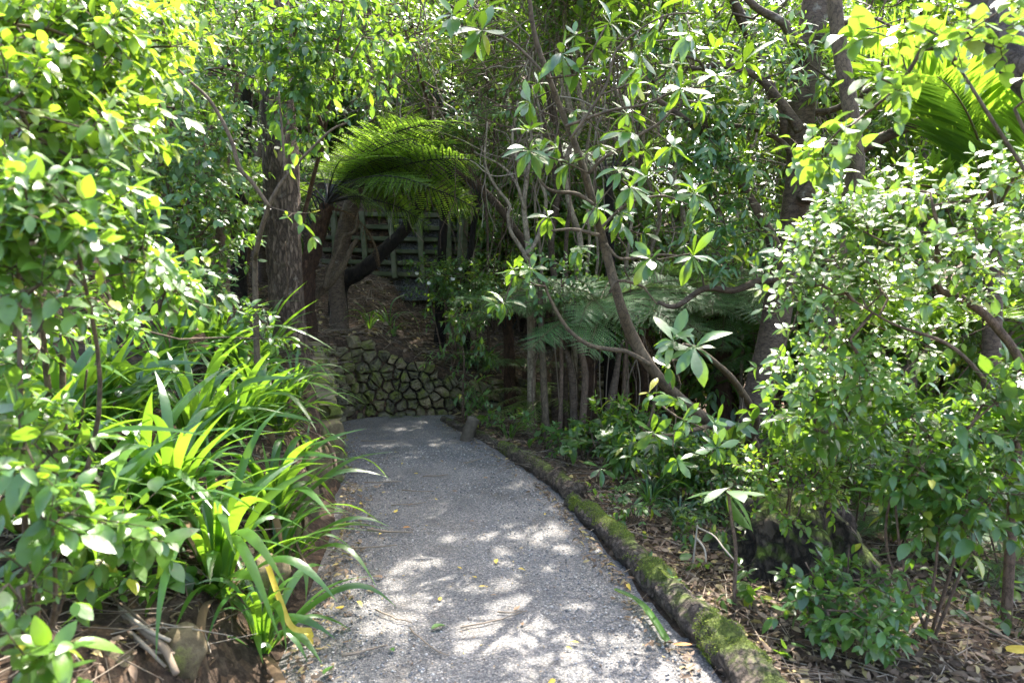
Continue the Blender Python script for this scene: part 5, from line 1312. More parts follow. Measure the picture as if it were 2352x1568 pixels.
GD = 'seedlings in the litter beyond the log'
for (px, py, Y, h, n, L, tp_, mt, lab) in [
        (1360, 1125, 4.75, .16, 1, .13, 'w', 'leafG', 'pale glossy rosette seedling beside the bare brown log'),
        (1300, 1010, 5.9, .3, 5, .10, 'h', 'leafH', 'heart-leaved plant at the foot of the stem clump'),
        (1340, 985, 6.1, .22, 3, .09, 'h', 'leafH', 'second heart-leaved plant just right of the first'),
        (1225, 985, 6.5, .3, 5, .06, 'o', 'leafB', 'leafy seedling right of the round wooden post'),
        (1160, 960, 7.0, .35, 6, .05, 'o', 'leafB', 'fine-leaved seedling against the low stone wall'),
        (1440, 1090, 5.0, .22, 4, .10, 'h', 'leafH', 'heart-leaved plant beyond the broken log end'),
        (1400, 1170, 4.4, .12, 3, .05, 'o', 'leafB', 'tiny seedling tucked against the mossy log start'),
        (1530, 1110, 4.6, .3, 5, .07, 'o', 'leafD', 'dark seedling below the glossy whorls'),
        (1590, 1180, 4.2, .25, 5, .055, 'o', 'leafD', 'dark seedling left of the reddish seedling'),
        (1480, 1320, 3.6, .08, 2, .04, 'o', 'leafB', 'tiny sprout beside the sunlit part of the mossy log'),
        (1640, 1420, 2.9, .10, 2, .07, 'h', 'leafH', 'single round-leaved sprout in the sunlit litter patch'),
        (1720, 1390, 3.0, .10, 2, .07, 'o', 'leafA', 'sprout with pointed leaves right of the sunlit litter patch'),
        (2100, 1480, 2.5, .1, 2, .07, 'h', 'leafH', 'flat lobed sprout in the bottom right litter'),
        (1780, 1500, 2.5, .08, 2, .07, 'h', 'leafH', 'sprout beside the near end of the mossy log'),
        (1100, 985, 6.7, .18, 4, .05, 'o', 'leafB', 'sprig growing beside the round wooden post'),
        (1380, 1050, 5.3, .25, 5, .06, 'o', 'leafD', 'shaded seedling under the scarred stubby trunk'),
        (1250, 1040, 5.8, .15, 4, .05, 'o', 'leafB', 'low seedling just behind the bare brown log'),
        (1450, 1205, 4.2, .14, 4, .05, 'o', 'leafB', 'sprout in the litter right of the log joint'),
        (1560, 1250, 3.9, .14, 4, .05, 'o', 'leafB', 'sprout behind the bleached forked stick'),
        (1620, 1330, 3.4, .1, 3, .05, 'h', 'leafH', 'round-leaved sprout at the foot of the reddish seedling'),
        (1540, 1380, 3.2, .09, 3, .045, 'o', 'leafB', 'sprout close to the middle of the mossy log'),
        (1700, 1290, 3.5, .16, 4, .05, 'o', 'leafD', 'dark sprout against the front of the stump'),
        (2150, 1400, 2.8, .14, 5, .05, 'o', 'leafB', 'sprig in the litter right of the low bright shrub'),
        (2260, 1380, 2.9, .2, 6, .055, 'o', 'leafD', 'leafy sprig in the shade under the lower right shrub'),
        (2330, 1450, 2.6, .12, 4, .05, 'o', 'leafB', 'sprig at the right edge on the bare litter'),
        (1640, 1250, 3.9, .2, 5, .055, 'o', 'leafD', 'dark sprig left of the stump among creeper'),
        (120, 1440, 2.1, .12, 4, .05, 'o', 'leafA', 'fresh sprig in the litter left of the large boulder'),
        (330, 1350, 2.4, .12, 4, .05, 'o', 'leafA', 'fresh sprig behind the dry bark bundle'),
        (500, 1430, 2.4, .12, 4, .045, 'o', 'leafA', 'fresh sprig right of the upright boulder'),
        (290, 1390, 2.3, .14, 3, .06, 'o', 'leafY', 'yellow-green seedling by the dry branch in the left litter'),
        (430, 1370, 2.3, .16, 3, .11, 'l', 'leafA', 'lobed broad leaves drooping over the upright boulder'),
        (570, 1230, 2.9, .2, 3, .11, 'l', 'leafY', 'sunlit lobed leaf sprig among the lily leaves'),
        (690, 850, 5.6, .2, 6, .04, 'o', 'leafB', 'tiny bushy weed at the foot of the rough tree'),
        (600, 1470, 2.55, .07, 3, .035, 'o', 'leafB', 'tiny weed on the bare soil beside the gravel')]:
    p = G(px, py); p = np.array([p[0], p[1], Hs(p[0], p[1]) - .01]) if abs(p[1] - Y) < 1.2 else np.array([*W(px, py, Y)[:2], Hs(*W(px, py, Y)[:2]) - .01])
    tops = [p + np.array([rng.normal() * h * .45, rng.normal() * h * .45, h * rng.uniform(.6, 1.1)]) for _ in range(n)]
    sp2 = {'w': Spec(T_obov, L, 7, .03, 1, 'whorl', 1, .05, .3, 60, .15, .9), 'h': Spec(T_heart, L, 3, .06, 1, 'alt', 1.2, .25, .35, 60, .2), 'o': Spec(T_oval4, L, 7, .12, 2, 'opp', 1, .2, .45, 58), 'l': Spec(leaf_tpl('oval', 6, .75, .15, .4), L, 3, .06, 1, 'alt', 1.2, .4, .35, 60, .2)}[tp_]
    plant('seedling', lab, 'seedling', p, [(np.array([p, (p + t) / 2 + rng.normal(size=3) * .01, t]), [.004, .003, .002]) for t in tops[:3]], np.array(tops), sp2, M['olive'], M[mt], GD, r0=.0015, inner=0)

GU = 'understorey shrubs on the right bank'
for (px, Y, h, w_, n, tp_, L, mt, lab) in [
        (1400, 5.6, .5, .3, 14, 'o', .06, 'leafD', 'knee-high shrub in front of the scarred stubby trunk'),
        (1455, 5.3, .45, .28, 14, 'h', .075, 'leafH', 'knee-high heart-leaved shrub beyond the broken log end'),
        (1520, 5.0, .5, .3, 16, 'l', .09, 'leafD', 'narrow-leaved shrub under the large glossy whorls'),
        (1600, 4.9, .5, .32, 16, 'o', .06, 'leafD', 'rounded shrub between the glossy whorls and the stump'),
        (1480, 6.1, .7, .35, 16, 'l', .1, 'leafD', 'dark shrub at the foot of the lower leaning trunk'),
        (1570, 5.9, .6, .35, 16, 'o', .065, 'leafB', 'shrub left of the leaning tree base'),
        (1680, 4.6, .5, .3, 16, 'o', .055, 'leafB', 'shrub directly behind the reddish seedling'),
        (1330, 6.2, .4, .25, 12, 'o', .055, 'leafB', 'low shrub among the upright stems near the log'),
        (1960, 4.6, .8, .4, 20, 'o', .06, 'leafB', 'shrub in the shade behind the stump'),
        (2080, 4.4, .8, .4, 20, 'l', .09, 'leafD', 'narrow-leaved shrub in the shade behind the lower right shrub'),
        (2200, 4.2, .8, .4, 20, 'o', .06, 'leafB', 'shaded shrub right of the narrow-leaved one'),
        (2320, 4.0, .9, .4, 20, 'l', .09, 'leafD', 'narrow-leaved shrub in the shade at the right edge'),
        (1860, 5.2, .8, .4, 18, 'o', .06, 'leafD', 'dark shrub right of the smooth tree foot'),
        (1760, 5.4, .5, .3, 12, 'o', .06, 'leafD', 'dark shrub against the smooth tree foot'),
        (2140, 5.8, 1.2, .6, 30, 'o', .07, 'leafD', 'tall shaded shrub deep behind the lower right shrub'),
        (2320, 5.4, 1.3, .6, 30, 'l', .1, 'leafD', 'tall shaded shrub deep at the right edge'),
        (1960, 6.4, 1.3, .6, 30, 'l', .1, 'leafD', 'tall shaded shrub deep between the stump and the palm')]:
    b = gp(px, Y); tt = wblob([(b[0], b[1], b[2] + h * .65, w_, w_, h * .4, n)])
    sp2 = {'o': Spec(T_oval4, L, 8, .15, 3, 'opp', 1, .2, .5, 58), 'h': Spec(T_heart, L, 4, .1, 2, 'alt', 1.2, .25, .4, 60), 'l': Spec(T_lance, L, 8, .16, 3, 'alt', 1, .3, .5, 50)}[tp_]
    plant('understorey_shrub', lab, 'shrub', b, stems_to(b, [b + [rng.normal() * w_ * .5, rng.normal() * w_ * .5, h * .7] for _ in range(4)], .007, .003), tt, sp2, M['brown'], M[mt], GU, r0=.002)

# ------------------------------------------------------------------ trees and shrubs of the slope behind: three patterns, many copies
def proto_tree(name, label, h, tips_, spec, bark, leaf, cat, group, r=(.06, .03, .012), n=1, spread=.3):
    base = np.zeros(3); tr = []
    for k in range(n):
        a = k * 2.4; e = np.array([math.cos(a) * spread, math.sin(a) * spread, h * .8]) if n > 1 else np.array([.15, .1, h * .85])
        tr.append((np.array([base + [math.cos(a) * .05 * (n > 1), math.sin(a) * .05 * (n > 1), -.2], e * .5 + rng.normal(size=3) * .12, e]), r))
    return plant(name, label, cat, base, tr, wblob(tips_), spec, M[bark], M[leaf], group, r0=.005, seg=.4)


GH = 'trees crowding the slope behind the wall'
GV = 'shrubs filling the slope behind the wall'
PT = [proto_tree('slope_tree', 'x', 6.0, [(0, 0, 4.6, 1.5, 1.5, 1.4, 70), (.6, .3, 5.8, 1.1, 1.1, .7, 24), (-.5, -.2, 3.2, 1.1, 1.1, .7, 20)], S_far, 'pale', 'leafD', 'tree', GH, (.09, .06, .02)),
      proto_tree('slope_tree', 'x', 7.0, [(0, 0, 5.6, 1.3, 1.3, 1.6, 60), (.8, .2, 4.2, 1.0, 1.0, .8, 22), (-.9, .1, 4.8, .9, .9, .8, 20)], Spec(T_far, .11, 8, .4, 3, 'alt', .9, .3, .7, 55), 'smooth', 'leafD', 'tree', GH, (.08, .05, .02)),
      proto_tree('slope_shrub', 'x', 2.6, [(0, 0, 1.6, 1.1, 1.1, 1.0, 70), (.4, .2, 2.3, .8, .8, .5, 22)], Spec(T_far, .075, 8, .3, 3, 'opp', .9, .3, .7, 55), 'brown', 'leafB', 'shrub', GV, (.03, .02, .01), 4, .6),
      proto_tree('slope_shrub', 'x', 2.2, [(0, 0, 1.3, 1.2, 1.2, .8, 70)], Spec(T_lance, .12, 8, .3, 3, 'alt', .9, .4, .7, 50), 'brown', 'leafD', 'shrub', GV, (.03, .02, .01), 4, .6),
      proto_tree('slope_tree', 'x', 5.5, [(0, 0, 4.2, 1.4, 1.4, 1.4, 60), (.3, -.5, 2.6, 1.0, 1.0, .7, 20)], S_far, 'olive', 'leafY', 'tree', GH, (.07, .05, .02))]
used = [False] * len(PT)


def put(k, x, y, s, label, rz=None, dz=-.05):
    rz = rng.uniform(0, 6.28) if rz is None else rz
    loc = (x, y, Hs(x, y) + dz)
    if not used[k]:
        used[k] = True; o = PT[k]; o.location = loc; o.rotation_euler = (0, 0, rz); o.scale = (s, s, s); o['label'] = label
        return o
    return dup(PT[k], loc, rz, s, label)


def putpx(k, px, Y, s, label, **kw):
    p = W(px, 784, Y); return put(k, p[0], p[1], s, label, **kw)


for (k, px, Y, s, lab) in [
        (0, 590, 13.2, 1.0, 'pale-stemmed slope tree rising just behind the left end of the crib wall'),
        (1, 960, 15.5, 1.0, 'grey-stemmed slope tree directly behind the crib wall'),
        (0, 1040, 14.5, 1.05, 'pale-stemmed slope tree behind the right end of the crib wall'),
        (1, 1200, 14.0, 1.1, 'grey-stemmed slope tree above the spindly pale tree'),
        (4, 1320, 14.5, 1.1, 'yellow-green tree glowing through the branches of the leaning tree'),
        (0, 1420, 12.5, 1.0, 'pale-stemmed tree straight behind the leaning tree crown'),
        (1, 1530, 13.0, 1.1, 'grey-stemmed tree between the leaning tree and the smooth tree'),
        (4, 1640, 13.0, 1.2, 'yellow-green tree behind the left limbs of the smooth tree'),
        (0, 1780, 12.0, 1.1, 'pale-stemmed tree behind the smooth tree trunk'),
        (4, 1930, 11.0, 1.15, 'yellow-green tree behind the slim pale trunk'),
        (1, 2080, 11.5, 1.1, 'grey-stemmed tree beyond the heart-leaved bush'),
        (4, 2230, 10.5, 1.1, 'yellow-green tree beyond the palm'),
        (0, 2380, 10.0, 1.1, 'pale-stemmed tree at the far right edge beyond the mottled limb'),
        (1, 560, 11.5, 1.0, 'grey-stemmed tree behind the hanging lime tree fern'),
        (0, 420, 10.5, 1.0, 'pale-stemmed tree up the bank left of the rough tree'),
        (4, 300, 8.5, .95, 'yellow-green tree behind the upper left bush'),
        (1, 130, 8.0, 1.0, 'grey-stemmed tree deep behind the upper left bush'),
        (4, -60, 6.5, .9, 'yellow-green tree at the far left edge'),
        (1, 780, 18, 1.2, 'tall back tree above the grey smooth trunk'), (0, 1100, 18.5, 1.2, 'tall back tree above the slanting grey trunk'), (1, 1380, 18, 1.2, 'tall back tree far behind the leaning tree'),
        (0, 1600, 18, 1.25, 'tall back tree far behind the right tree fern'), (1, 1850, 17, 1.25, 'tall back tree far behind the smooth trunk'), (0, 2100, 16, 1.2, 'tall back tree far behind the palm'), (1, 2350, 15, 1.2, 'tall back tree far behind the mottled limb'),
        (0, 500, 16.5, 1.2, 'tall back tree far behind the rough tree'), (1, 250, 14, 1.2, 'tall back tree far behind the upper left bush')]:
    putpx(k, px, Y, s, lab)
for j, (k, px, Y, s, lm) in enumerate([(4, 1380, 15.5, 1.5, 'behind the leaning tree top'), (0, 1480, 15, 1.6, 'right of the leaning tree top'), (1, 1580, 15.5, 1.6, 'above the drooping bluish fern'), (4, 1680, 15, 1.6, 'left of the smooth trunk top'), (0, 1780, 14, 1.6, 'touching the smooth trunk top'), (1, 1870, 14.5, 1.6, 'right of the smooth trunk top'),
        (4, 1960, 13.5, 1.55, 'behind the slim pale trunk'), (0, 2050, 14, 1.6, 'behind the heart-leaved branches'), (1, 2150, 13, 1.5, 'above the dark young palm'), (4, 2250, 12.5, 1.5, 'above the tall palm'), (0, 2350, 12, 1.5, 'behind the mottled limb'), (1, 1290, 16.5, 1.5, 'above the pale thicket stems'), (0, 2450, 10, 1.4, 'just outside the right edge'), (4, 1180, 17.5, 1.4, 'above the spindly pale tree'),
        (4, 1530, 11.5, 1.25, 'closest one left of the smooth trunk'), (0, 1700, 11, 1.3, 'closest one touching the smooth trunk'), (1, 1900, 10.5, 1.3, 'closest one right of the smooth trunk'), (4, 2120, 9.8, 1.3, 'closest one above the young palm'), (0, 2300, 9.2, 1.3, 'closest one above the tall palm')]):
    putpx(k, px, Y, s, 'tall gully tree ' + lm + ', one of the bright backdrop')
for (k, px, Y, s, lab) in [
        (2, 640, 10.2, .8, 'small-leaved slope shrub behind the rough trunk'), (3, 560, 9.0, .8, 'narrow-leaved slope shrub under the hanging tree fern'),
        (2, 430, 8.0, .9, 'small-leaved slope shrub up the left bank'), (3, 300, 6.8, .9, 'narrow-leaved slope shrub behind the mid-green shrub'), (2, 150, 6.2, 1.0, 'small-leaved slope shrub behind the near bush'), (3, 20, 5.2, .9, 'narrow-leaved slope shrub at the left edge behind the near bush'),
        (2, 760, 12.4, .9, 'small-leaved shrub on top of the crib wall at its left'), (3, 900, 12.6, .8, 'narrow-leaved shrub on top of the crib wall at its middle'), (2, 1040, 12.5, .9, 'small-leaved shrub on top of the crib wall at its right'),
        (2, 1130, 11.0, .8, 'small-leaved shrub right of the leaning timber post'), (3, 1200, 12.8, 1.1, 'narrow-leaved shrub behind the spindly pale tree'), (2, 1290, 12.6, 1.2, 'small-leaved shrub behind the bluish fern'),
        (3, 1380, 12.2, 1.3, 'narrow-leaved shrub behind the black-stalked tree fern'), (2, 1480, 11.6, 1.3, 'small-leaved shrub left of the drooping bluish tree fern'), (3, 1560, 11.2, 1.3, 'narrow-leaved shrub above the drooping bluish tree fern'),
        (2, 1640, 9.8, 1.4, 'small-leaved shrub behind the drooping bluish tree fern'), (3, 1720, 9.2, 1.3, 'narrow-leaved shrub left of the smooth trunk'), (2, 1830, 9.0, 1.3, 'small-leaved shrub right of the smooth trunk'),
        (3, 1950, 8.5, 1.3, 'narrow-leaved shrub behind the glittering bush'), (2, 2050, 8.5, 1.5, 'small-leaved shrub behind the dark young palm'), (3, 2180, 8.0, 1.4, 'narrow-leaved shrub left of the tall palm'), (2, 2330, 7.6, 1.4, 'small-leaved shrub right of the tall palm'),
        (3, 1420, 13.5, 1.6, 'far narrow-leaved shrub seen between the stems beyond the logs'), (2, 1560, 13, 1.6, 'far small-leaved shrub in the gully beyond the drooping fern'), (3, 1800, 12.5, 1.6, 'far narrow-leaved shrub in the gully behind the smooth trunk'), (2, 2050, 12, 1.6, 'far small-leaved shrub in the gully beyond the palms'), (3, 2300, 11, 1.6, 'far narrow-leaved shrub in the gully at the right edge')]:
    putpx(k, px, Y, s, lab)

for (Y, s0, row) in ((11.9, .8, 'lowest row above crib wall'), (13.0, 1.0, 'second row above crib wall'), (14.6, 1.25, 'third row up the slope'), (16.8, 1.6, 'topmost row of the slope')):
    for j, (px, lm) in enumerate(((590, 'left of the rough trunk'), (690, 'behind the rough trunk'), (770, 'behind the lime tree fern'), (850, 'behind the grey smooth trunk'), (930, 'over the middle of the crib wall'), (1000, 'behind the black straight fern trunk'), (1070, 'behind the slanting grey trunk'), (1140, 'beyond the spindly pale tree'), (1215, 'beyond the leaning tree top'), (1290, 'behind the pale thicket stems'), (1370, 'behind the black-stalked fern'))):
        putpx(2 + (j + int(Y)) % 2, px + rng.uniform(-25, 25) + (Y - 12) * 4, Y + rng.uniform(-.3, .3), s0 * rng.uniform(.8, 1.15), 'slope shrub ' + lm + ', ' + row)

# slender pale stems of the thicket
GT = 'thin pale stems of the thicket'
k = 0
for (px, top_px, py0, Y, w, lab) in [
        (1300, 1290, 560, 8.3, 13, 'pale thicket stem left of the black-stalked fern'), (1322, 1312, 560, 8.0, 18, 'stoutest pale thicket stem with patchy bark'), (1345, 1338, 560, 8.2, 10, 'thin pale thicket stem right beside the stoutest one'),
        (1275, 1262, 560, 8.8, 20, 'dark grey thicket trunk left of the pale stems'), (1365, 1380, 580, 8.6, 9, 'thin thicket stem tilting right behind the leaning tree'), (1440, 1425, 600, 8.4, 10, 'pale thicket stem right of the black stalks'),
        (1462, 1470, 600, 8.7, 8, 'thinnest pale thicket stem right of the black stalks'), (1500, 1490, 600, 9.0, 12, 'grey thicket stem below the dark limb'), (1245, 1255, 540, 9.0, 9, 'wavy thicket stem behind the spindly pale tree'),
        (1120, 1135, 420, 9.3, 8, 'thin thicket stem above the bare black stalks'), (1085, 1075, 400, 9.8, 9, 'thin thicket stem behind the dead fern skirt'), (1560, 1575, 600, 8.8, 14, 'pale thicket stem behind the drooping bluish fern'),
        (1655, 1650, 620, 8.3, 16, 'pinkish thicket stem left of the smooth trunk'), (1705, 1720, 640, 8.3, 10, 'grey thicket stem close to the smooth trunk')]:
    Pq, rq = trunk_px([(px, py0 + 120, w * .75), (px + rng.uniform(-12, 12), py0, w * .72), (px + rng.uniform(-20, 20), py0 * .82, w * .68), (px * .6 + top_px * .4 + rng.uniform(-24, 24), py0 * .65, w * .62), (px * .45 + top_px * .55 + rng.uniform(-26, 26), py0 * .48, w * .55), (px * .3 + top_px * .7 + rng.uniform(-26, 26), py0 * .3, w * .5), (top_px + rng.uniform(-25, 25), -60, w * .35)], Y); Pq, rq = rooted(Pq, rq)
    side = [trunk_px([(px * .5 + top_px * .5, py0 * .5, w * .5), (px + rng.uniform(-50, 50), py0 * .25, w * .35), (px + rng.uniform(-70, 70), -20, w * .25)], Y) for _ in range(2)]
    plant('thicket_stem', lab, 'tree', Pq[0], [(Pq, rq)] + side, blob([(top_px, 60, Y, 60, 120, .6, 7)]), S_far, M['pale' if k % 3 else 'smooth'], M['leafD'], GT, trunk_sides=8, trunk_noise=.05); k += 1

# added crowns, placed and shaped to shade the path
GO = 'added canopy trees shading the path'
for (x, y, bl, lab) in [(3.9, 8.6, [(1.1, 6.6, 4.9, .9, .9, .4, 64), (.8, 5.6, 4.7, .8, .6, .3, 46), (1.4, 7.9, 5.2, 1.0, .8, .4, 50), (1.9, 6.9, 5.0, .5, .7, .3, 16), (1.6, 5.4, 4.7, .45, .5, .3, 20), (.5, 5.1, 4.6, .5, .4, .25, 20), (.2, 6.6, 5.0, .6, .6, .3, 24), (.1, 8.0, 5.3, .8, .9, .3, 44)], 'added canopy tree behind the glittering bush, its crown placed to shade the path'),
                        (-3.4, 9.5, [(-.6, 10.6, 5.6, .9, 1.1, .5, 40), (.3, 11.6, 6.1, 1.0, 1.0, .5, 40), (-1.6, 10.8, 5.8, 1.0, 1.1, .5, 40), (.9, 10.2, 5.8, .9, .9, .4, 30), (-.8, 13.0, 7.0, 1.3, 1.2, .6, 40)], 'added canopy tree behind the hanging lime fern, its crown placed to shade the wall')]:
    z = Hs(x, y); e = np.array(bl[0][:3]); b = np.array([x, y, z - .1])
    plant('added_canopy_tree', lab, 'tree', b, [(np.array([b, [x, y, z + 2], [x * .85 + e[0] * .15, y * .8 + e[1] * .2, z + 3.6], [x * .4 + e[0] * .6, y * .4 + e[1] * .6, e[2] - .2], e]), [.11, .09, .075, .05, .03])], wblob(bl), S_can, M['smooth'], M['leafD'], GO, cull=True, r0=.005, leafname='crown', trunk_sides=14)

# ------------------------------------------------------------------ vines and hanging dead stuff
GVN = 'bare vines hanging in the thicket'
for (pts, Y, r_, lab) in [
        ([(1000, 380), (1060, 410), (1110, 470), (1130, 560)], 9.0, .006, 'bare vine looping from the dead fern skirt towards the thicket'),
        ([(1040, 60), (1090, 130), (1150, 210), (1185, 330), (1160, 420)], 8.6, .007, 'long bare vine hanging above the spindly pale tree'),
        ([(900, 260), (980, 240), (1060, 250), (1150, 285), (1240, 300)], 8.4, .009, 'reddish dead fern stalk crossing level at the top of the gap'),
        ([(1390, 1130), (1500, 1090), (1580, 1010)], 5.0, .004, 'thin wiry stem arching through the glossy whorls'),
        ([(1230, 420), (1250, 520), (1235, 600), (1262, 690)], 7.9, .006, 'wavy bare vine right of the spindly pale tree'),
        ([(1340, 20), (1290, 130), (1300, 240), (1270, 380)], 8.2, .006, 'pale vine hanging behind the leaning tree'),
        ([(1130, -20), (1110, 90), (1140, 180), (1090, 260)], 9.2, .008, 'tangled brown vine near the top of the thicket'),
        ([(1200, -20), (1230, 80), (1190, 160), (1220, 250)], 9.0, .007, 'second tangled brown vine right of the first near the top'),
        ([(660, 560), (645, 620), (652, 680), (640, 720)], 5.75, .005, 'thin grey vine clinging to the lower rough trunk')]:
    mb = MB(); Q = catmull(PL(pts, Y) + rng.normal(size=(len(pts), 3)) * .04, 8); tube(mb, Q, r_, 6, noise=.1)
    tag(mb.build('bare_vine', M['stick' if 'pale' in lab else 'brown'], None, Q[0]), lab, 'vine', GVN)

mb = MB()
for k in range(900):
    px, py = (rng.uniform(860, 1420), rng.uniform(-80, 360)) if k < 560 else (rng.uniform(1380, 2000), rng.uniform(-60, 560)); Y = rng.uniform(6.9, 11); n = 7; L = rng.uniform(80, 300); a = rng.choice([math.pi / 2, math.pi / 2, math.pi / 2, 0.2, 2.6]) + rng.normal() * .3
    t = np.linspace(0, 1, n); wv = np.cumsum(rng.normal(size=(n, 2)) * 9, 0)
    Q = np.array([W(px + math.cos(a) * L * t[i] + wv[i, 0], py + math.sin(a) * L * t[i] + wv[i, 1], Y + rng.normal() * .05) for i in range(n)])
    tube(mb, catmull(Q, 4), np.linspace(1, .6, (n - 1) * 4 + 1) * rng.uniform(.0025, .008), 4, mat=int(rng.random() < .45), cap=False)
tag(mb.build('vine_tangle', [M['brown'], M['stick']]), 'tangle of bare brown vines hanging through the thicket', None, None, 'stuff')

for k in range(16):
    px = rng.uniform(1225, 1500); Y = rng.uniform(6.6, 7.6); P, r = trunk_px([(px, 990, 5), (px + rng.uniform(-12, 12), 880, 5), (px + rng.uniform(-35, 35), 760, 4), (px + rng.uniform(-60, 60), 690, 3)], Y); P, r = rooted(P, r, flare=1)
    mb = MB(); tube(mb, catmull(P, 5), .006, 6, noise=.1); tag(mb.build('dry_stalk', M['stick' if k % 2 else 'brown'], None, P[0]), 'thin dry stalk standing among the stem clump under the bluish tree fern', 'stalk', 'dry stalks under the bluish tree fern')

# ------------------------------------------------------------------ litter, twigs, fallen leaves
def litter():
    """dead leaves and twigs too many to count"""
    mb = MB()
    def scatter(n, xr, yr, Lr, ok):
        P = np.stack([rng.uniform(*xr, n), rng.uniform(*yr, n)], -1)
        P = P[ok(P)]; z = H(P[:, 0], P[:, 1]) + rng.uniform(.002, .03, len(P)); return np.concatenate([P, z[:, None]], -1), rng.uniform(*Lr, len(P))
    def off_path(P):
        d = line_query(P[:, 0], P[:, 1])[0]; xr = np.interp(P[:, 1], RE[:12, 1], RE[:12, 0])
        return (d > .22) | ((P[:, 0] > xr + .10) & (d < 0))
    for n, xr, yr, Lr in ((9000, (-2.4, 3.0), (1.4, 5), (.018, .06)), (11000, (-4, 4), (5, 11.3), (.03, .10)), (5000, (.6, 2.8), (1.6, 4.4), (.018, .075))):
        P, L = scatter(n, xr, yr, Lr, off_path)
        a = rng.uniform(0, 6.28, len(P)); D = np.stack([np.cos(a), np.sin(a), rng.normal(size=len(P)) * .25], -1)
        place_leaves(mb, leaf_tpl('oval', 3, .45, .35, .3, .15), P, D, UPZ + rng.normal(size=(len(P), 3)) * .45, L)
    tag(mb.build('leaf_litter', M['litter']), 'dry brown fallen leaves covering the forest floor', None, None, 'stuff')
    mb = MB()
    for n, xr, yr, Lr in ((5200, (-2.4, 3.2), (1.4, 5), (.04, .3)), (6500, (-4, 4), (5, 11.3), (.1, .5))):
        P, L = scatter(n, xr, yr, Lr, off_path); a = rng.uniform(0, 6.28, len(P)); D = np.stack([np.cos(a), np.sin(a), rng.normal(size=len(P)) * .12], -1)
        Q = P + D * L[:, None]; Q[:, 2] = np.maximum(Q[:, 2], H(Q[:, 0], Q[:, 1]) + .004)
        prisms(mb, P, Q, rng.uniform(.0015, .004, len(P)), .0012)
    tag(mb.build('twig_litter', M['stick']), 'thin dry twigs strewn over the forest floor', None, None, 'stuff')
    # debris drifted against the path edges
    mb = MB(); y = np.concatenate([rng.uniform(1.5, 5.2, 1500), rng.uniform(5.2, 7.6, 300)]); side = rng.random(len(y)) < .62
    xl = np.interp(y, LINE[:9, 1], LINE[:9, 0]); xrr = np.interp(y, RE[:12, 1], RE[:12, 0])
    x = np.where(side, xl + np.abs(rng.normal(size=len(y))) * .10, xrr - np.abs(rng.normal(size=len(y))) * .05)
    z = line_query(x, y)[1] + .02 + rng.uniform(0, .012, len(y)); a = rng.uniform(0, 6.28, len(y))
    place_leaves(mb, leaf_tpl('oval', 3, .42, .3, .25, .12), np.stack([x, y, z], -1), np.stack([np.cos(a), np.sin(a), rng.normal(size=len(y)) * .15], -1), UPZ + rng.normal(size=(len(y), 3)) * .35, rng.uniform(.012, .045, len(y)))
    # crumbs of leaf and grit all over the gravel
    n = 1500; y = rng.uniform(1.8, 7.8, n); xl = np.interp(y, LINE[:9, 1], LINE[:9, 0]); xrr = np.interp(y, RE[:12, 1], RE[:12, 0]); x = xl + (xrr - xl) * rng.random(n)
    z = line_query(x, y)[1] + .022; a = rng.uniform(0, 6.28, n)
    place_leaves(mb, leaf_tpl('oval', 3, .42, .3, .25, .12), np.stack([x, y, z], -1), np.stack([np.cos(a), np.sin(a), rng.normal(size=n) * .1], -1), UPZ + rng.normal(size=(n, 3)) * .3, rng.uniform(.006, .02, n))
    tag(mb.build('edge_litter', M['litter']), 'dry leaf debris scattered on the gravel and gathered along its edges', None, None, 'stuff')


litter()


def fallen(px, py, L, az, mat, label, group, shape='oval', curl=.2, wid=.45):
    p = GP(px, py) if px < 2000 else G(px, py); x, y = p[0], p[1]
    mb = MB(); place_leaves(mb, leaf_tpl(shape, 5, wid, .3, curl, .15), np.zeros((1, 3)), np.array([[math.cos(az), math.sin(az), .12]]), UPZ[None] + rng.normal(size=(1, 3)) * .2, np.array([L]))
    o = mb.build('fallen_leaf', M[mat]); o.location = (x, y, pz(x, y) + .012 + L * curl * .3); return tag(o, label, 'leaf', group)


YL = [(785, 1275, .075), (1140, 1288, .05), (1060, 1310, .04), (1010, 1375, .04), (790, 1395, .06), (905, 1180, .05), (1420, 1320, .05), (830, 1160, .03), (1200, 1260, .03), (960, 1090, .04), (1045, 1080, .04), (1100, 1350, .035), (1330, 1480, .04),
      (700, 1455, .09), (820, 1385, .05), (1275, 1565, .05), (1395, 1300, .05), (1440, 1345, .05), (1095, 1330, .03), (1005, 1150, .03), (905, 1040, .03), (1085, 995, .04), (925, 1065, .03), (1300, 1490, .03), (1360, 1215, .03), (1250, 1185, .03), (870, 1230, .03), (1190, 1310, .04)]
for i, (px, py, L) in enumerate(YL):
    near = py > 1250; fallen(px, py, L, rng.uniform(0, 6.28), 'yellowleaf', 'yellow fallen leaf lying on the near dappled gravel' if near else 'yellow fallen leaf lying on the far shaded gravel', 'yellow leaves on the near gravel' if near else 'yellow leaves on the far gravel')
BLs = [(1180, 1405, .045), (830, 1190, .05), (1290, 1130, .05), (1090, 1200, .04), (1370, 1260, .05), (1140, 1370, .03), (870, 1120, .05), (950, 1160, .04), (1230, 1150, .04), (1050, 1130, .04), (1200, 1440, .03), (790, 1240, .06), (1500, 1480, .05), (1120, 1100, .04), (1440, 1330, .04), (880, 1330, .06), (845, 1350, .05), (1010, 1060, .04)]
for px, py, L in BLs: fallen(px, py, L, rng.uniform(0, 6.28), 'brownleaf', 'curled brown leaf lying on the gravel path', 'brown leaves on the gravel')
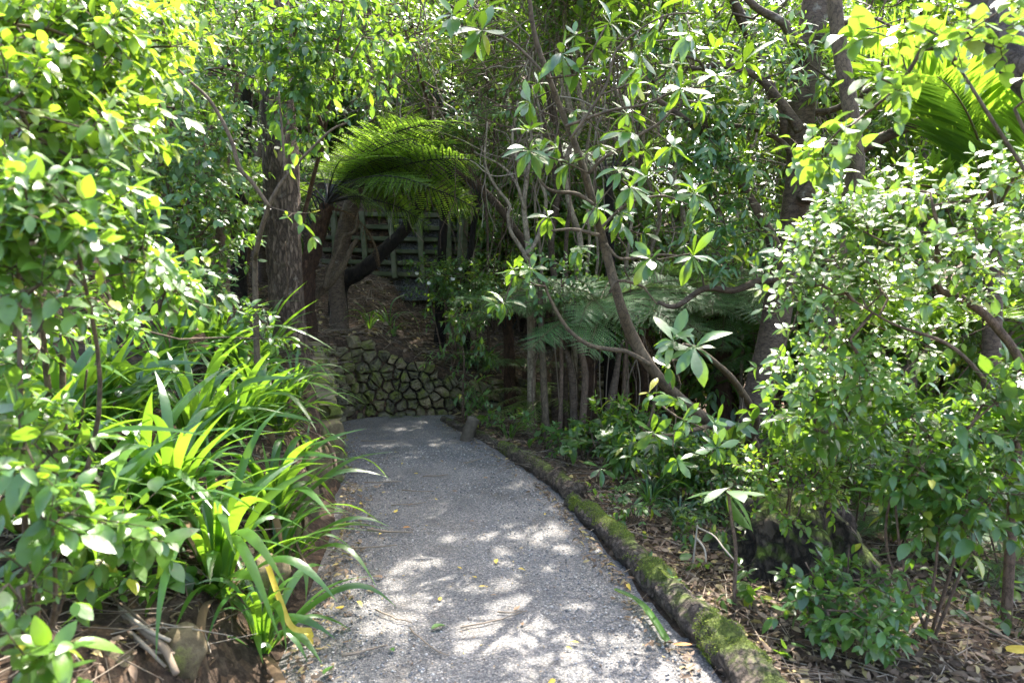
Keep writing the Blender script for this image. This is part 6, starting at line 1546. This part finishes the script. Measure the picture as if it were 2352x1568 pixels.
for px, py, L in [(800, 1085, .04), (1545, 1485, .08), (925, 1215, .05), (1370, 1130, .035)]: fallen(px, py, L, rng.uniform(-.4, .4), 'orangeleaf', 'orange leaf at the cut end of the green strip' if L > .07 else 'small orange leaf on the gravel path', None if L > .07 else 'orange leaves on the gravel')
fallen(990, 1450, .075, .6, 'greenleaf', 'single glossy green oval leaf in the middle of the near gravel', None, 'oval', .1, .6)
fallen(742, 1555, .07, 1.2, 'greenleaf', 'pale green leaf on the gravel at the bottom left of the path', None, 'oval', .1, .6)
fallen(905, 1500, .04, 2.2, 'greenleaf', 'tiny green leaf left of the glossy oval leaf', None)
fallen(2310, 1555, .09, .2, 'yellowleaf', 'bright yellow leaf in the litter at the bottom right corner', None, 'oval', .1, .7)
# long strip of a lily leaf
mb = MB(); pts = [(1412, 1367), (1450, 1385), (1480, 1410), (1505, 1445), (1530, 1487)]; C = np.array([GP(a, b) for a, b in pts]); C[:, 2] = [pz(*c[:2]) + .03 for c in C]; C = catmull(C, 6); n = len(C)
Tn = norm(np.gradient(C, axis=0)); S = norm(np.cross(Tn, UPZ)); w = .017 * np.clip(np.linspace(.3, 1, n) * 1.6, 0, 1)
V = np.stack([C - S * w[:, None] + [0, 0, .012], C, C + S * w[:, None] + [0, 0, .012]], 1).reshape(-1, 3); i = np.arange(n - 1)[:, None] * 3
mb.add(V, np.concatenate([i + [0, 1, 4], i + [0, 4, 3], i + [1, 2, 5], i + [1, 5, 4]])); o = mb.build('fallen_strap_leaf', M['strap'], None, C[0]); tag(o, 'long pale green strap leaf lying on the gravel beside the mossy log', 'leaf')
mb = MB(); pts = [(615, 1300, 2.75), (640, 1370, 2.65), (670, 1440, 2.6), (715, 1450, 2.6)]; C = catmull(PL(pts), 6); C[:, 2] = np.maximum(C[:, 2], .05); n = len(C)
Tn = norm(np.gradient(C, axis=0)); S = norm(np.cross(Tn, np.array([.3, -1, .2]))); w = np.full(n, .011)
V = np.stack([C - S * w[:, None] + [0, 0, .004], C, C + S * w[:, None] + [0, 0, .004]], 1).reshape(-1, 3); i = np.arange(n - 1)[:, None] * 3
mb.add(V, np.concatenate([i + [0, 1, 4], i + [0, 4, 3], i + [1, 2, 5], i + [1, 5, 4]])); o = mb.build('fallen_strap_leaf', M['yellowleaf'], None, C[0]); tag(o, 'withered yellow strap leaf hanging from the drooping lily onto the gravel edge', 'leaf')


def twig(px, py, az, L, r, label, mat='stick', group='twigs on the gravel', bend=.2):
    p = GP(px, py); x, y = p[0], p[1]; d = np.array([math.cos(az), math.sin(az), 0]); s = np.array([-d[1], d[0], 0])
    t = np.linspace(-.5, .5, 7)[:, None]; C = np.array([x, y, 0]) + d * t * L + s * (t ** 2 - .1) * L * bend + rng.normal(size=(7, 3)) * [.004, .004, .001]
    C[:, 2] = [pz(c[0], c[1]) + .012 + r for c in C]
    mb = MB(); tube(mb, C, np.linspace(r, r * .6, 7), 6, noise=.1); o = mb.build('fallen_twig', M[mat], None, C[3]); return tag(o, label, 'twig', group)


for (px, py, az, L, r, lab) in [(895, 1225, -.15, .28, .008, 'knobbly dead stick lying on the gravel below the drooping lily'), (1130, 1430, .45, .30, .004, 'long curved pale twig on the near gravel'), (1180, 1410, .1, .14, .004, 'short straight twig by the curved pale twig'),
                                (840, 1500, .5, .18, .006, 'dark stick on the near left gravel'), (1090, 1060, .9, .25, .004, 'forked pale twig near the far log'), (880, 1110, .1, .28, .005, 'dark twig crossing the left of the far gravel'), (960, 1130, -.1, .25, .004, 'thin twig in the middle of the far gravel'),
                                (1000, 1095, .2, .2, .004, 'thin twig on the far gravel under the bend'), (850, 1260, .15, .3, .005, 'thin twig on the gravel beside the left bank'), (940, 1160, .3, .25, .004, 'slim brown twig in the shaded middle gravel'), (980, 1480, -.9, .3, .004, 'slim twig at the bottom of the near gravel'),
                                (900, 1420, -.6, .22, .004, 'twig lying in the left sun patch'), (870, 1015, .05, .35, .006, 'dark twig at the foot of the stone wall'), (800, 1180, .3, .25, .005, 'curved twig against the left bank edge')]:
    twig(px, py, az, L, r, lab)


def branch(name, label, pts, radii, mat, extra=()):
    mb = MB()
    for P_, r_ in [(pts, radii)] + list(extra):
        Q = catmull(np.asarray(P_), 6); tube(mb, Q, np.interp(np.linspace(0, 1, len(Q)), np.linspace(0, 1, len(r_)), r_), 8, noise=.08)
    tag(mb.build(name, M[mat], None, np.asarray(pts)[0]), label, 'branch')


branch('dry_branch', 'bundle of dry brown bark and branch lying in the left litter behind the boulders', [W(225, 1370, 2.45), W(300, 1425, 2.3), (W(370, 1480, 2.2)), W(405, 1545, 2.1)], [.009, .013, .014, .011], 'stick', [([W(260, 1380, 2.4), W(330, 1440, 2.25), W(390, 1470, 2.2)], [.005, .008, .006]), ([W(240, 1400, 2.4), W(320, 1470, 2.22), W(380, 1530, 2.15)], [.006, .008, .005]), ([W(215, 1350, 2.45), W(310, 1410, 2.3), W(400, 1500, 2.2)], [.004, .005, .004]), ([W(270, 1440, 2.3), W(340, 1490, 2.2), W(400, 1500, 2.18)], [.005, .006, .004])])
branch('bleached_branch', 'pale bleached forked stick standing in the litter left of the reddish seedling', [W(1592, 1290, 3.5), W(1598, 1240, 3.5), W(1602, 1205, 3.5)], [.005, .005, .0045], 'palestick',
       [([W(1602, 1210, 3.5), W(1640, 1230, 3.4), W(1665, 1262, 3.3), W(1700, 1300, 3.25)], [.0045, .004, .0045, .003]), ([W(1600, 1235, 3.5), W(1618, 1260, 3.45), W(1622, 1290, 3.4)], [.006, .005, .004])])
branch('brown_branch', 'thin brown root-like branch sagging down the bank beside the path edge', [W(655, 1150, 3.9), W(662, 1200, 3.6), W(690, 1270, 3.2), W(720, 1330, 3.0)], [.008, .009, .008, .006], 'brown')
branch('dark_branch', 'gnarled brown root along the left edge near the stone wall', [W(700, 985, 4.9), W(745, 1010, 4.8), W(765, 1040, 4.7), W(772, 1075, 4.6)], [.01, .014, .014, .012], 'brown')
branch('litter_stick', 'yellowish stick lying in the bottom right litter', [G(2060, 1500) + [0, 0, .03], G(2130, 1430) + [0, 0, .05]], [.008, .007], 'stick')
branch('litter_stick', 'long bent grey stick on the slope at the far right', [G(2180, 1400) + [0, 0, .04], G(2260, 1450) + [0, 0, .03], G(2352, 1500) + [0, 0, .03]], [.006, .006, .005], 'stick')
branch('litter_stick', 'dark broken branch under the low bright shrub', [G(2000, 1370) + [0, 0, .05], G(2080, 1330) + [0, 0, .07], G(2130, 1320) + [0, 0, .05]], [.014, .014, .01], 'brown')

# loose stones on the gravel, too many to count
mb = MB(); n = 5200; y = rng.uniform(1.9, 6.5, n) ; xl = np.interp(y, LINE[:9, 1], LINE[:9, 0]); xrr = np.interp(y, RE[:12, 1], RE[:12, 0]); x = xl + (xrr - xl) * rng.random(n); z = line_query(x, y)[1] + .016
OCT = np.array([(1, 0, 0), (-1, 0, 0), (0, 1, 0), (0, -1, 0), (0, 0, 1), (0, 0, -1.)]); OT = np.array([(0, 2, 4), (2, 1, 4), (1, 3, 4), (3, 0, 4), (2, 0, 5), (1, 2, 5), (3, 1, 5), (0, 3, 5)])
sz = rng.uniform(.004, .0085, n)[:, None, None] * rng.uniform(.6, 1.3, (n, 6, 1)); Vp = OCT[None] * sz * np.array([1, 1, .7]) + np.stack([x, y, z], -1)[:, None]
mb.add(Vp.reshape(-1, 3), (OT[None] + (np.arange(n) * 6)[:, None, None]).reshape(-1, 3)); tag(mb.build('loose_pebbles', M['pebble']), 'loose grey pebbles on the gravel path', None, None, 'stuff')

# ------------------------------------------------------------------ light, camera
def finish():
    w = bpy.data.worlds.new('World'); SC.world = w; w.use_nodes = True
    nt = w.node_tree; bg = nt.nodes['Background']; sky = nt.nodes.new('ShaderNodeTexSky')
    sky.sky_type = 'NISHITA'; sky.sun_disc = False; sky.sun_elevation = SUN_EL; sky.sun_rotation = SUN_AZ; sky.air_density = 1.0; sky.dust_density = 4.0; sky.ozone_density = 0.4
    nt.links.new(sky.outputs[0], bg.inputs[0]); bg.inputs[1].default_value = 0.15
    L = bpy.data.lights.new('sun', 'SUN'); L.energy = 2.6; L.angle = R(0.55); L.color = (1.0, 0.95, 0.86)
    o = bpy.data.objects.new('sun', L); COL.objects.link(o)
    o.rotation_euler = Vector(-SUN).to_track_quat('-Z', 'Y').to_euler()
    c = bpy.data.cameras.new('camera'); c.lens = 24.0; c.sensor_width = 36.0; c.clip_end = 500; c.clip_start = 0.05
    o = bpy.data.objects.new('camera', c); COL.objects.link(o); o.location = tuple(CAM); o.rotation_euler = (math.pi / 2 - PITCH, 0, 0)
    SC.camera = o
    c.dof.use_dof = True; c.dof.focus_distance = 6.5; c.dof.aperture_fstop = 3.2
    SC.view_settings.view_transform = 'Standard'; SC.view_settings.look = 'None'; SC.view_settings.exposure = EXPOSURE; SC.view_settings.gamma = 1
    cy = SC.cycles
    cy.max_bounces = 8; cy.diffuse_bounces = 4; cy.glossy_bounces = 2; cy.transmission_bounces = 4; cy.transparent_max_bounces = 4
    cy.caustics_reflective = False; cy.caustics_refractive = False; cy.sample_clamp_indirect = 6.0
    cy.use_denoising = True
    try: cy.denoiser = 'OPENIMAGEDENOISE'
    except Exception: pass


EXPOSURE = 3.0
finish()
